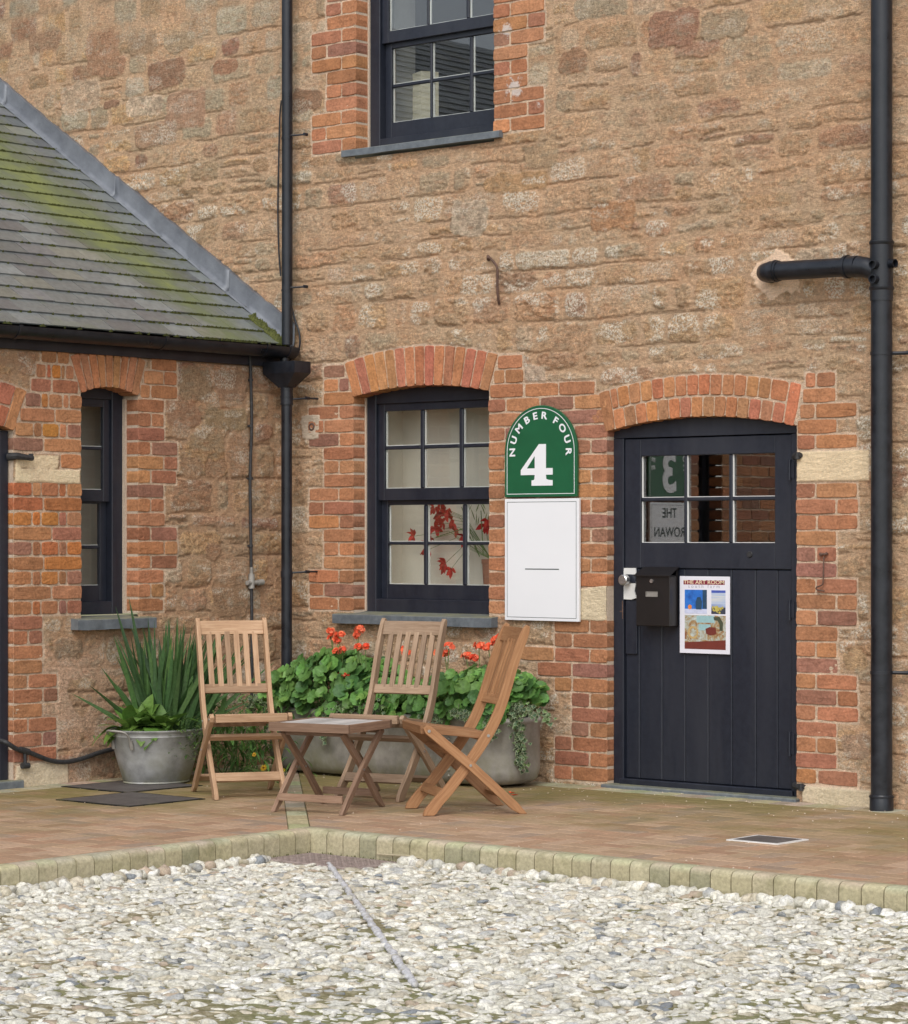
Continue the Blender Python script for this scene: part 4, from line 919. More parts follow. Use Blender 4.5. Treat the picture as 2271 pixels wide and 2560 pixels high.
arched_sign(fA, 1.778, 2.302, 1.622, 2.143, .045, 'green arched number sign with white border and a large 4, between window and door', 'NUMBER FOUR', '4', (2.04, -.03, 1.62))
arched_sign(fB, -4.03, -3.52, 1.66, 2.17, .045, 'green arched number sign with a large 3, mirrored in the door glass', 'NUMBER THREE', '3', (.03, -3.78, 1.66))
def panel_sign(fr, u0, u1, z0, z1, w, label, loc, text=None):
    th_ = thing('panel_sign', label, 'sign', loc)
    b = MB(fr); b.box(u0, u1, z0, z1, w-.018, w, .0015); b.build('sign_board', 'sign_white', th_)
    l = MB(fr); P = lambda i: [(u0+i, z0+i), (u1-i, z0+i), (u1-i, z1-i), (u0+i, z1-i)]
    band(l, P(.017), P(.0195), w+.0002, w+.0008)
    if not text:
        cx_ = (u0+u1)/2; l.box(cx_-.118, cx_+.128, z0+.291, z0+.2965, w+.0002, w+.0008)
    l.build('sign_border', 'sign_ink', th_)
    if text:
        for s_, zz in text: l = MB(fr); text_mesh(l, s_, .10, (u0+u1)/2, zz, w+.001, bold=.001, depth=.0006); l.build('lettering', 'sign_ink', th_)
    return rel(th_)
panel_sign(fA, 1.778, 2.316, .918, 1.612, .045, 'blank white panel sign with thin dark border and one short line, under the green sign', (2.05, -.03, .92))
panel_sign(fB, -4.02, -3.54, .95, 1.645, .045, 'white panel sign reading THE ROWAN on the wing wall, mirrored in the door glass', (.03, -3.78, .95), [('THE', 1.535), ('ROWAN', 1.395)])

# ---------------------------------------------------------------- letter box and poster on the door
q = -.05+.0
lb = thing('letter_box', 'black metal letter box with sloping lid, mounted on the black door', 'letter box', (2.85, .05, .99))
x0 = PA(1597, 1500, -.0)[0]; x1 = PA(1681, 1500, .0)[0]; zt = PA(1640, 1440, 0)[1]; zb = PA(1640, 1565, 0)[1]; W0 = -.0585; W1 = .022
b = MB(fA); b.box(x0, x1, zb, zt, W0, W1, .003); b.build('box_body', 'letterbox_paint', lb)
b = MB(fA); b.add([(x0-.006, zt+.050, W0), (x1+.006, zt+.050, W0), (x1+.006, zt+.004, W1+.012), (x0-.006, zt+.004, W1+.012), (x0-.006, zt+.045, W0), (x1+.006, zt+.045, W0), (x1+.006, zt-.002, W1+.012), (x0-.006, zt-.002, W1+.012)],
    [(0, 1, 2, 3), (7, 6, 5, 4), (0, 4, 5, 1), (1, 5, 6, 2), (2, 6, 7, 3), (3, 7, 4, 0)]); b.box(x0+.001, x1-.001, zt, zt+.003, W0+.001, W1); b.prism([(0, 0)]*0 or [(x1-.004, zt), (x1, zt), (x1, zt+.04), (x1-.004, zt+.04)], W0, W0+.02); b.build('lid', 'letterbox_paint', lb)
b = MB(fA); lc = (x0+(x1-x0)*.47, zt-.028); b.tube([(lc[0], lc[1], W1), (lc[0], lc[1], W1+.006)], .011, 14); b.build('lock', 'steel', lb, smooth=40)
b = MB(fA); lc = (x0+(x1-x0)*.47, zt-.100); P = lambda i: [(lc[0]-.040+i, lc[1]-.014+i), (lc[0]+.040-i, lc[1]-.014+i), (lc[0]+.040-i, lc[1]+.014-i), (lc[0]-.040+i, lc[1]+.014-i)]
band(b, P(0), P(.0035), W1+.0002, W1+.003); b.box(lc[0]-.035, lc[0]+.035, lc[1]-.010, lc[1]+.010, W1+.0002, W1+.001); b.build('name_plate', 'old_galvanised', lb); rel(lb)
def flat(name, col, rough=.5):
    if name not in MATS: simple(name, col, rough, 0, .12, 45, 0)
    return name
ps = thing('poster', 'white poster with three pictures taped on the black door right of the letter box', 'poster', (3.15, .05, .8))
x0, x1 = PA(1701, 1530, -.056)[0], PA(1826, 1530, -.056)[0]; z1 = PA(1765, 1441, -.056)[1]; z0 = PA(1765, 1634, -.056)[1]; W = -.0535
b = MB(fA); b.box(x0, x1, z0, z1, -.0575, W); b.build('poster_sheet', 'poster_paper', ps)
pw, ph = x1-x0, z1-z0
def pr(mb, a, b_, c, d, k=1): mb.box(x0+pw*a, x0+pw*b_, z1-ph*d, z1-ph*c, W, W+.0004*k)
b = MB(fA); pr(b, .075, .90, .05, .108); b.build('title_band', flat('print_maroon', (.22, .02, .045)), ps)
l = MB(fA); text_mesh(l, 'THE ART ROOM', .029, x0+pw*.487, z1-ph*.099, W+.0009, sx=1.28, bold=.0004, depth=.0001); l.build('title_lettering', flat('print_cream', (.75, .62, .42)), ps)
l = MB(fA); text_mesh(l, 's o u t h   f a r m', .026, x0+pw*.487, z1-ph*.150, W+.0006, sx=1.18, bold=0, depth=.0001); l.build('subtitle_lettering', flat('print_grey', (.36, .35, .40)), ps)
m = NT('print_blue', .4); n1 = m.noise(14, 4, .6); m.base(m.ramp(n1, [(.3, (.015, .07, .30)), (.55, (.03, .18, .62)), (.75, (.02, .10, .22))]))
m = NT('print_sea', .4); n1 = m.noise(12, 4, .6, sc=(.3, 1, 4)); m.base(m.ramp(n1, [(.3, (.12, .18, .42)), (.5, (.42, .50, .66)), (.7, (.62, .62, .60))]))
m = NT('print_still_life', .4); n1 = m.noise(22, 4, .7, 1.5); m.base(m.ramp(n1, [(.3, (.20, .05, .03)), (.45, (.36, .24, .11)), (.55, (.40, .42, .36)), (.7, (.55, .60, .58))]))
b = MB(fA); pr(b, .10, .545, .175, .485); b.build('picture', 'print_blue', ps)
b = MB(fA); pr(b, .10, .545, .425, .485, 2); b.build('picture_detail', flat('print_white', (.55, .58, .75)), ps)
b = MB(fA); c_ = (x0+pw*.205, z1-ph*.40); b.prism([(c_[0]+.013*math.cos(k), c_[1]+.013*math.sin(k)) for k in [i*math.pi/8 for i in range(16)]], W+.0009, W+.0013); b.build('picture_detail', flat('print_orange', (.70, .22, .05)), ps)
b = MB(fA); b.prism([(x0+pw*a, z1-ph*c) for a, c in ((.33, .43), (.44, .43), (.45, .33), (.42, .27), (.355, .27), (.32, .33))], W+.0009, W+.0012); pr(b, .46, .545, .175, .42, 2); b.build('picture_detail', flat('print_navy', (.02, .06, .12)), ps)
b = MB(fA); pr(b, .635, .915, .178, .485); b.build('picture', 'print_sea', ps)
b = MB(fA); pr(b, .635, .915, .178, .21, 2); b.build('picture_detail', flat('print_sky', (.06, .10, .42)), ps)
b = MB(fA); pr(b, .635, .915, .40, .485, 2); b.build('picture_detail', flat('print_dark', (.04, .045, .07)), ps)
b = MB(fA)
for i in range(26): c_ = (x0+pw*rng.uniform(.65, .86), z1-ph*rng.uniform(.385, .475)); r_ = rng.uniform(.004, .008); b.prism([(c_[0]+r_*math.cos(k), c_[1]+r_*math.sin(k)) for k in [j*math.pi/3 for j in range(6)]], W+.0009, W+.0010+.00004*i)
b.build('picture_detail', flat('print_yellow', (.48, .40, .09)), ps)
b = MB(fA); pr(b, .10, .92, .505, .945); b.build('picture', 'print_still_life', ps)
b = MB(fA); pr(b, .34, .70, .51, .60, 2); pr(b, .38, .62, .62, .70, 2); b.build('picture_detail', flat('print_pale_teal', (.30, .48, .50)), ps)
b = MB(fA)
for c0, r0, r1 in (((.27, .73), .035, .024),):
    P = lambda r_: [(x0+pw*c0[0]+r_*math.cos(k*math.pi/10), z1-ph*c0[1]+r_*math.sin(k*math.pi/10)) for k in range(20)]
    band(b, P(r0), P(r1), W+.0009, W+.0013)
b.build('picture_detail', flat('print_ochre', (.50, .34, .14)), ps)
b = MB(fA); b.prism([(x0+pw*a, z1-ph*c) for a, c in ((.10, .86), (.92, .82), (.92, .945), (.10, .945))], W+.0009, W+.0012); b.prism([(x0+pw*a, z1-ph*c) for a, c in ((.52, .68), (.60, .655), (.72, .66), (.74, .74), (.62, .765), (.53, .74))], W+.0009, W+.0013); b.build('picture_detail', flat('print_brown', (.16, .03, .02)), ps)
b = MB(fA); P_ = [(.68, .525), (.80, .52), (.87, .60), (.86, .70), (.80, .70), (.80, .62), (.76, .57), (.69, .565)]; b.prism([(x0+pw*a, z1-ph*c) for a, c in P_], W+.0009, W+.0014); b.build('picture_detail', flat('print_green', (.06, .07, .04)), ps)
rel(ps)

rel(BA); rel(BB)
# ================================================================ GROUND
KX, KY, BW, CZ = 2.74, -2.665, .20, -.100          # kerb lines, border width, courtyard level
rg = random.Random(31)
b = MB(); b.add([(-60, -60, CZ-.045), (60, -60, CZ-.045), (60, 60, CZ-.045), (-60, 60, CZ-.045)], [(0, 1, 2, 3)]); struct(b.build('ground', 'cobble_bed'))
# bed sheet under the cobbles with soft undulation
usx = np.arange(KX-.2, 9.5, .024); usy = np.arange(-10.5, KY+.2, .024); U, V = np.meshgrid(usx, usy, indexing='ij')
bedz = lambda x, y: CZ-.017+.030*fbm(x*.8, y*.8, 900, 3)+.007+.006*sstep(6.6, 9.2, (x-KX)+(KY-y)+2.6)+.012*(fbm(x*2.2, y*2.2, 905, 3))
Z = bedz(U, V)+.026*fbm(U*13, V*13, 901, 4)
n0, n1_ = U.shape; I = np.arange(n0*n1_).reshape(n0, n1_)
o = npmesh('courtyard_bed', np.stack([U, V, Z], -1).reshape(-1, 3), np.stack([I[:-1, :-1], I[1:, :-1], I[1:, 1:], I[:-1, 1:]], -1).reshape(-1, 4), 'cobble_bed', None); struct(o)
# pavement bed
b = MB(); b.prism([(-.05, .05), (9.5, .05), (9.5, KY+.02), (KX-.02, KY+.02), (KX-.02, -9.5), (-.05, -9.5)], CZ-.06, -.007); struct(b.build('pavement_bed', 'joint_bed'))
PC = [(.37, .245, .155), (.40, .27, .17), (.355, .225, .14), (.42, .29, .19), (.375, .23, .145), (.34, .245, .175), (.44, .30, .20)]
def paver_mesh(name, quads, cols, mat, mossf, cuts, top=0., dj=.006, e=.004, structure=True):
    bm = bmesh.new(); cl = bm.verts.layers.float_color.new('Col')
    for q, c in zip(quads, cols):
        dz = rg.uniform(-.0012, .0012); cx_ = sum(p[0] for p in q)/4; cy_ = sum(p[1] for p in q)/4
        def ring(ins, z):
            out = []
            for x, y in q:
                d = math.hypot(cx_-x, cy_-y); out.append(bm.verts.new((x+(cx_-x)/d*ins, y+(cy_-y)/d*ins, z)))
            return out
        r0 = ring(.0035, top-dj-.012); r1 = ring(.0035, top-e*.6+dz); r2 = ring(.0035+e*1.3, top+dz)
        for v in r0+r1+r2: v[cl] = (*c, 1)
        bm.faces.new(r2)
        for k in range(4):
            bm.faces.new((r0[k], r0[(k+1) % 4], r1[(k+1) % 4], r1[k])); bm.faces.new((r1[k], r1[(k+1) % 4], r2[(k+1) % 4], r2[k]))
    for co, no in cuts: bmesh.ops.bisect_plane(bm, geom=bm.verts[:]+bm.edges[:]+bm.faces[:], plane_co=co, plane_no=no, clear_outer=True)
    bmesh.ops.recalc_face_normals(bm, faces=bm.faces)
    me = bpy.data.meshes.new(name); bm.to_mesh(me); bm.free()
    xy = np.array([v.co[:] for v in me.vertices]); a = me.attributes.new('Moss', 'FLOAT', 'POINT'); a.data.foreach_set('value', mossf(xy[:, 0], xy[:, 1]).astype(np.float32))
    o = finish(name, me, mat); return struct(o) if structure else o
def herring(x0, x1, y0, y1, L=.2, flip=False):
    W = L/2; out = []; n = int(max(x1-x0, y1-y0)/L)+6
    for i in range(-n, 2*n):
        for j in range(-n, 2*n):
            # 90 degree herringbone: pairs of one laid along x, one along y, stepped diagonally
            ox = x0+(i*2*L/1)*1.0+0; 
            bx, by = x0+i*W+j*2*L, y0+i*W
            if not (x0-L < bx < x1+L and y0-L < by < y1+L): continue
            out.append([(bx, by), (bx+L, by), (bx+L, by+W), (bx, by+W)])
            out.append([(bx, by+W), (bx+W, by+W), (bx+W, by+W+L), (bx, by+W+L)])
    return out
def moss(x, y):
    dw = np.minimum(np.abs(x), np.abs(y))       # nearer a wall: greener
    cn = np.exp(-((x-.8)**2+(y+1.0)**2)/1.6)
    return .24+.55*np.exp(-(np.minimum(x, -y)-.2)/.75)+.30*cn-.26*sstep(1.3, 2.4, np.maximum(x, 0)*0+np.minimum(np.abs(KX-x)*0+np.minimum(x, -y), 3))
# one herringbone field over the whole L; the mitre strip and the borders sit in it
field = []
half = .055/math.sqrt(.5)
for q in herring(-.1, 7.4, KY-.2, .2):
    cxm = sum(p[0] for p in q)/4; cym = sum(p[1] for p in q)/4
    if -cym < cxm+.25: field.append(q)
cutsA = [((0, -BW-.004, 0), (0, 1, 0)), ((0, KY+.108, 0), (0, -1, 0)), ((half, 0, 0), (-1, -1, 0)), ((7.2, 0, 0), (1, 0, 0))]
def pc(): c = rg.choice(PC); k = rg.uniform(.88, 1.1); return tuple(v*k for v in c)
paver_mesh('paved_terrace', field, [pc() for _ in field], 'paver', moss, cutsA)
field = [q for q in herring(-.1, KX+.2, -7.6, .2) if -sum(p[1] for p in q)/4 > sum(p[0] for p in q)/4-.25]
cutsB = [((BW+.004, 0, 0), (-1, 0, 0)), ((KX-.108, 0, 0), (1, 0, 0)), ((-half, 0, 0), (1, 1, 0)), ((0, -7.4, 0), (0, -1, 0))]
paver_mesh('paved_terrace', field, [pc() for _ in field], 'paver', moss, cutsB)
buff = lambda: tuple(v*rg.uniform(.86, 1.12) for v in rg.choice([(.40, .35, .22), (.36, .32, .21), (.43, .38, .26)]))
qs = []
x = .0
while x < 7.2: qs.append([(x, -BW), (x+.105, -BW), (x+.105, .0), (x, .0)]); x += .105
y = -.2
while y > -7.4: qs.append([(.0, y-.105), (BW, y-.105), (BW, y), (.0, y)]); y -= .105
t_ = .20*math.sqrt(2)
dlen = math.hypot(KX-.11, KY+.11); s = .29
while s < 3.70:
    ux, uy = .7071, -.7071; nx, ny = .7071, .7071; hw = .052; s1 = s+.2; qs.append([(ux*s-nx*hw, uy*s-ny*hw), (ux*s1-nx*hw, uy*s1-ny*hw), (ux*s1+nx*hw, uy*s1+ny*hw), (ux*s+nx*hw, uy*s+ny*hw)][::1]); s += .203
paver_mesh('border_pavers', qs, [buff() for _ in qs], 'kerb_stone', lambda x, y: x*0, [((0, KY+.108, 0), (0, -1, 0)) if False else ((7.2, 0, 0), (1, 0, 0))])
# kerb blocks: bull-nosed, some stained dark
kv = MB(); 
def kblock(o, ax, out, L, W=.105):
    # o: start point at outer top edge, ax: along, out: outward normal
    dark = rg.random(); base = rg.choice([(.39, .345, .215), (.41, .36, .235), (.375, .33, .205), (.42, .375, .245)]); k = rg.uniform(.93, 1.06)
    face = tuple(v*k for v in base)
    if dark < .10: face = (.30, .28, .18)
    pr_ = [(-W, -.16), (-W, -.002), (-W+.006, .003), (-.030, .004), (-.014, .0), (-.004, -.009), (0, -.024), (.0, -.16)]
    vs = []; fs = []; n = len(pr_)
    for t in (.0018, L-.0018):
        for j, (a, z) in enumerate(pr_):
            vs.append((o[0]+ax[0]*t+out[0]*a, o[1]+ax[1]*t+out[1]*a, z))
    for j in range(n): fs.append((j, (j+1) % n, n+(j+1) % n, n+j))
    fs += [tuple(range(n)), tuple(range(n, 2*n))[::-1]]
    top_ = tuple(v*rg.uniform(.95, 1.1) for v in (.46, .415, .285))
    c0 = len(kv.v); kv.cc = face; kv.add(vs, fs)
    for t in range(2):
        for j in (1, 2, 3, 4): kv.c[c0+t*n+j] = top_
        kv.c[c0+t*n+5] = tuple((a+b_)/2 for a, b_ in zip(top_, face))
x = KX+.0
while x < 7.4: kblock((x, KY), (1, 0), (0, -1), .1035); x += .105
y = KY
while y > -7.6: kblock((KX, y), (0, -1), (1, 0), .1035); y -= .105
# corner piece behind the mitre
kv.cc = (.42, .38, .25); kv.box(KX-.107, KX+.0, KY-.0, KY+.107, -.14, .003, .004)
struct(kv.build('kerb', 'kerb_stone', None, smooth=50, col=True))

# cobbles: water-worn flints bedded close, one mesh
rs = np.random.RandomState(3)
bm = bmesh.new(); bmesh.ops.create_icosphere(bm, subdivisions=2, radius=1); pv0 = np.array([v.co[:] for v in bm.verts]); pf = np.array([[v.index for v in f.verts] for f in bm.faces]); bm.free()
protos = []
for k in range(14):
    p = pv0.copy(); d = 1+.30*fbm(p[:, 0]*1.3+k*7.3+5, p[:, 1]*1.3+p[:, 2]*1.7+3, 50+k, 3)*1.6
    if k % 3 == 0: p[:, 2] = np.minimum(p[:, 2], .55)
    p = p*d[:, None]; p = p*(1+.22*fbm(p[:, 0]*3+k, p[:, 1]*3+p[:, 2]*2.5+9, 80+k, 2)*2)[:, None]; protos.append(p)
pts = []; step = .0375
r_ = 0; y = -9.4
while y < KY-.02:
    x = KX+.02+(r_ % 2)*step/2
    while x < 8.8:
        px, py = x+rs.uniform(-.013, .013), y+rs.uniform(-.013, .013)
        dx, dy = px-CAMX, py-CAMY; cxm = dx*sA+dy*cA; cym = -dx*cA+dy*sA; aa = cxm/cym
        if px > KX+.022 and py < KY-.022 and abs(aa) < .205 and cym > 7.7: pts.append((px, py))
        x += step
    y += step*.9; r_ += 1
# metal drain cover in the kerb corner
CV = (KX+.03, KX+.60, KY-.35, KY-.03)
RS_, RE_ = PG(822, 2158, CZ), PG(1040, 2462, CZ)
def near_row(px, py):
    vx, vy = RE_[0]-RS_[0], RE_[1]-RS_[1]; L = math.hypot(vx, vy); t = ((px-RS_[0])*vx+(py-RS_[1])*vy)/L; d = abs((px-RS_[0])*vy-(py-RS_[1])*vx)/L
    return 0 < t < L and d < .026
Vs = []; Fs = []; Cs = []; off = 0
cobcols = np.array([(.76, .73, .63), (.82, .79, .69), (.69, .67, .59), (.60, .54, .42), (.72, .64, .50), (.48, .48, .46), (.26, .28, .30), (.52, .41, .31), (.80, .78, .72)])
cw = np.array([.25, .24, .15, .08, .08, .06, .025, .025, .15]); 
for (px, py) in pts:
    if CV[0]-.01 < px < CV[1]+.01 and CV[2]-.01 < py < CV[3]+.05: continue
    if near_row(px, py): continue
    k = rs.randint(len(protos)); a = rs.uniform(0, math.pi); big = rs.uniform(.7, 1.25)
    edge = (py > KY-.075 or px < KX+.075)
    bias = rs.normal(math.atan2(cA, sA), .5); a = bias     # long axis mostly across the view, as they were laid
    big = .62+.75*rs.rand()**1.6+(.5 if rs.rand() < .05 else 0); sx, sy, sz = .0262*big*rs.uniform(.85, 1.5), .0165*big*rs.uniform(.8, 1.25), .0132*(.5+.5*big)*rs.uniform(.7, 1.3)
    if edge: sx, sy, sz = .034, .03, .030
    p = protos[k]*np.array((sx, sy, sz)); tx, ty = rs.uniform(-.30, .30, 2); p[:, 2] += p[:, 0]*tx+p[:, 1]*ty
    ca, sa = math.cos(a), math.sin(a); q = np.stack([px+ca*p[:, 0]-sa*p[:, 1], py+sa*p[:, 0]+ca*p[:, 1], p[:, 2]], 1)
    q[:, 2] += CZ-.012+rs.uniform(-.007, .007)+(.012 if edge else 0)+.022*float(fbm(np.array([px*.8]), np.array([py*.8]), 900, 3)[0])
    c = cobcols[rs.choice(len(cw), p=cw/cw.sum())]*rs.uniform(.72, 1.0); Vs.append(q); Fs.append(pf+off); Cs.append(np.repeat(c[None], len(q), 0)); off += len(q)
o = npmesh('cobbles', np.vstack(Vs), np.vstack(Fs), 'pebble', None, np.clip(np.vstack(Cs), 0, .85), {}, 80)
tag(o, 'pale flint cobbles bedded in mossy earth across the courtyard', None, None, 'stuff')
# row of grey pebbles set across
b = MB(); vx, vy = RE_[0]-RS_[0], RE_[1]-RS_[1]; L = math.hypot(vx, vy); t = 0; an = math.atan2(vy, vx); Vs = []; Fs = []; off = 0
while t < L:
    ln = rs.uniform(.035, .070); p = pv0*np.array((ln*.47, .013+.006*rs.rand(), .010+.004*rs.rand())); ca, sa = math.cos(an), math.sin(an); cx_, cy_ = RS_[0]+vx/L*(t+ln/2)+rs.uniform(-.004, .004), RS_[1]+vy/L*(t+ln/2)
    Vs.append(np.stack([cx_+ca*p[:, 0]-sa*p[:, 1], cy_+sa*p[:, 0]+ca*p[:, 1], p[:, 2]+CZ-.004], 1)); Fs.append(pf+off); off += len(p); t += ln*1.0
o = npmesh('pebble_row', np.vstack(Vs), np.vstack(Fs), 'pebble', None, np.full((off, 3), .50)*np.array((1, .99, 1.02)), {}, 80)
tag(o, 'straight row of smooth grey pebbles running diagonally through the pale cobbles', 'pebble row')
cv = MB(); cv.box(CV[0], CV[1], CV[2], CV[3], CZ-.02, CZ+.0, .003)
for i in range(26):
    for j in range(14):
        cx_ = CV[0]+.02+i*.0208; cy_ = CV[2]+.02+j*.0208
        if (i+j) % 2: cv.box(cx_-.008, cx_+.008, cy_-.003, cy_+.003, CZ-.0, CZ+.003)
        else: cv.box(cx_-.003, cx_+.003, cy_-.008, cy_+.008, CZ-.0, CZ+.003)
tag(cv.build('drain_cover', 'pinkish_iron', None), 'pinkish brown patterned metal cover in the inner corner of the kerb', 'drain cover')
t = MB(); a, b_ = PG(945, 2137, CZ+.02), PG(1030, 2141, CZ+.03); c_ = PG(1062, 2148, CZ+.02); t.tube([(*a, CZ+.022), (*b_, CZ+.030)], [.004, .005], 6); t.tube([(*b_, CZ+.03), (*c_, CZ+.018)], [.005, .003], 6)
tag(t.build('twig', 'stem_green', None), 'dry broken twig lying against the kerb', 'twig')
simple('straw', (.42, .36, .24), .8, 0, .2, 40, .2); bpy.data.objects['twig'].data.materials[0] = MATS['straw']
# metal covers in the terrace
def cover(name, quad, label, mat, rim=True):
    r_ = thing(name, label, 'access cover', (sum(p[0] for p in quad)/4, sum(p[1] for p in quad)/4, 0)); b = MB(); b.prism(quad, .0, .006); b.build('plate', mat, r_, bevel=.002)
    if rim:
        cx_ = sum(p[0] for p in quad)/4; cy_ = sum(p[1] for p in quad)/4; e = .022; b = MB()
        o2 = [(x+(e if x > cx_ else -e), y+(e if y > cy_ else -e)) for x, y in quad]; n = 4
        b.add([(x, y, .0045) for x, y in o2]+[(x, y, .0045) for x, y in quad]+[(x, y, -.01) for x, y in o2], sum([[(i, (i+1) % n, n+(i+1) % n, n+i), (i, 2*n+i, 2*n+(i+1) % n, (i+1) % n)] for i in range(n)], []))
        b.build('plate_frame', rim, r_)
    return rel(r_)
rect = lambda x0, x1, y0, y1: [(x0, y0), (x1, y0), (x1, y1), (x0, y1)]
cover('access_cover', rect(.74, 1.27, -2.48, -1.98), 'dark patterned metal cover in the paving, in front of the zinc tub', 'cover_plate', 'kerb_stone')
cover('access_cover', rect(.205, .71, -1.98, -1.46), 'dark patterned metal cover in the paving, partly under the zinc tub', 'cover_plate', 'kerb_stone')
cover('access_cover', rect(4.50, 4.74, -1.70, -1.49), 'small dark square cover with a white rim in the paving right of the door', 'cover_plate', 'white_paint')

# ================================================================ FOLDING CHAIRS AND TABLE
def make_chair(wood_, label):
    r_ = thing('folding_chair', label, 'chair', group='folding wooden chairs round the small table'); rc = random.Random(hash(wood_) % 999)
    stile = [(.475, .0), (.425, .065), (.36, .135), (.265, .255), (.19, .36), (.135, .45), (.095, .54), (.062, .64), (.032, .74), (.0, .83), (-.045, .945)]
    wds = [.062, .056, .054, .054, .054, .054, .052, .050, .048, .048, .044]
    for s in (-1, 1):
        m_ = MB(); m_.tt = rc.random(); pts_ = smoothpts([(p[0], 0, p[1]) for p in stile], 4); P = [(p.x, p.z) for p in pts_]; W = list(np.interp(np.linspace(0, 1, len(P)), np.linspace(0, 1, len(wds)), wds))
        W[-1] = .020; W[-2] = .038; W[-3] = .045
        y0 = s*.187; m_.beam(P, W, y0-.0115, y0+.0115, rc.random()*9)
        for v in range(len(m_.v)):
            if m_.v[v][2] < .0: m_.v[v] = (m_.v[v][0], m_.v[v][1], 0)
        for v in range(4): m_.v[v] = (.455+(.075 if v in (0, 3) else -.0)*1 if False else m_.v[v][0], m_.v[v][1], .0)
        o = m_.build('back_post', wood_, r_, bevel=.003, wood=True)
        bo = MB(); bo.tube([(.163, y0+s*.0115, .395), (.163, y0+s*.015, .395)], .008, 10); bo.build('bolt', 'steel', o)
        m_ = MB(); m_.tt = rc.random(); y0 = s*.2125; P = [(.495, .447), (.478, .430), (.26, .250), (.03, .040), (-.015, .0)]; m_.beam(P, [.026, .046, .046, .046, .056], y0-.0115, y0+.0115, rc.random()*9)
        for v in range(len(m_.v)-4, len(m_.v)): m_.v[v] = (m_.v[v][0], m_.v[v][1], 0.)
        o = m_.build('leg', wood_, r_, bevel=.003, wood=True)
        bo = MB(); bo.tube([(.476, y0+s*.0115, .425), (.476, y0+s*.015, .425)], .008, 10); bo.tube([(.262, y0+s*.0115, .25), (.262, y0+s*.0145, .25)], .007, 10); bo.build('bolt', 'steel', o)
    def cross(name, u, z, w_, th_, ang, y, curve=0):
        m_ = MB(); m_.tt = rc.random(); ca, sa = math.cos(ang), math.sin(ang); n = 7; vs = []; gr = []; g0 = rc.random()*9
        for i in range(n):
            t = -1+2*i/(n-1); yy = y*t; cu = curve*(1-t*t)
            for a, b in ((-1, -1), (1, -1), (1, 1), (-1, 1)):
                du, dz = a*w_/2, b*th_/2; vs.append((u+cu*-1*abs(1)+du*ca-dz*sa, yy, z+du*sa+dz*ca)); gr.append((yy+g0, du, dz+g0))
        fs = [(0, 1, 2, 3), tuple((n-1)*4+k for k in (3, 2, 1, 0))]
        for i in range(n-1):
            for k in range(4): fs.append((i*4+k, (i+1)*4+k, (i+1)*4+(k+1) % 4, i*4+(k+1) % 4))
        m_.add(vs, fs, gr); return m_.build(name, wood_, r_, bevel=.002, wood=True)
    yi = .1755
    back = R(107)
    cross('top_rail', -.022, .893, .078, .020, back, yi, .020); cross('lower_rail', .083, .565, .050, .020, R(109), yi, .012)
    for k in range(6):
        m_ = MB(); m_.tt = rc.random(); y = -.128+k*.0512; P = [(.083-.010*(1-(y/.19)**2), .575), (.045-.012, .70), (-.012-.018*(1-(y/.19)**2), .872)]
        m_.beam([(p.x, p.z) for p in smoothpts([(a, 0, b) for a, b in P], 4)], .013, y-.0150, y+.0150, rc.random()*9); m_.build('back_slat', wood_, r_, bevel=.0015, wood=True)
    # seat frame and slats
    m_ = MB()
    for s in (-1, 1): m_.tt = rc.random(); m_.beam([(.505, .430), (.35, .415), (.155, .392)], .036, s*.1615-.011, s*.1615+.011, rc.random()*9)
    m_.build('seat_frame', wood_, r_, bevel=.003, wood=True)
    cross('seat_front_rail', .498, .432, .042, .030, R(85), .194); cross('seat_rear_rail', .175, .383, .036, .020, R(85), .15)
    for k in range(6):
        m_ = MB(); m_.tt = rc.random(); y = -.122+k*.0488; m_.beam([(.49, .447), (.34, .427), (.165, .405)], .013, y-.019, y+.019, rc.random()*9); m_.build('seat_slat', wood_, r_, bevel=.002, wood=True)
    cross('stretcher', .372, .322, .036, .020, R(40), .201); cross('stretcher', .055, .082, .040, .018, R(43), .201)
    cross('stretcher', .405, .110, .050, .018, R(122), yi)
    return r_
def place(o, fx, fy, dx, dy, tilt=0):           # front feet centre and facing direction
    a = math.atan2(dy, dx); o.location = (fx-.455*math.cos(a), fy-.455*math.sin(a), .0015); o.rotation_euler = (0, 0, a)
c1 = make_chair('teak_pale', 'pale folding wooden chair left of the table, between tub and slim downpipe'); place(c1, 1.446, -1.780, .84, -.543)
c2 = make_chair('teak_grey', 'greyish folding wooden chair behind the table, its back against the geraniums'); place(c2, 1.98, -1.415, .23, -.975)
c3 = make_chair('teak_warm', 'orange-brown folding wooden chair seen from the side, right of the table'); place(c3, 2.60, -1.70, -.57, -.82)
tb = thing('folding_table', 'small low folding wooden table with grey slatted top, among three chairs', 'table', (0, 0, 0)); rc = random.Random(4)
TW, TD, THt = .465/2, .46/2, .452
for s in (-1, 1):
    m_ = MB(); m_.tt = rc.random(); m_.gbox(-TW, TW, s*(TD-.010)-.010, s*(TD-.010)+.010, THt-.044, THt, rc.random()*9); m_.build('top_frame', 'table_wood', tb, bevel=.002, wood=True)
    m_ = MB(); m_.tt = rc.random(); m_.gbox(s*(TW-.010)-.010, s*(TW-.010)+.010, -TD+.0205, TD-.0205, THt-.044, THt-.001, rc.random()*9); m_.build('top_frame', 'table_wood', tb, bevel=.002, wood=True)
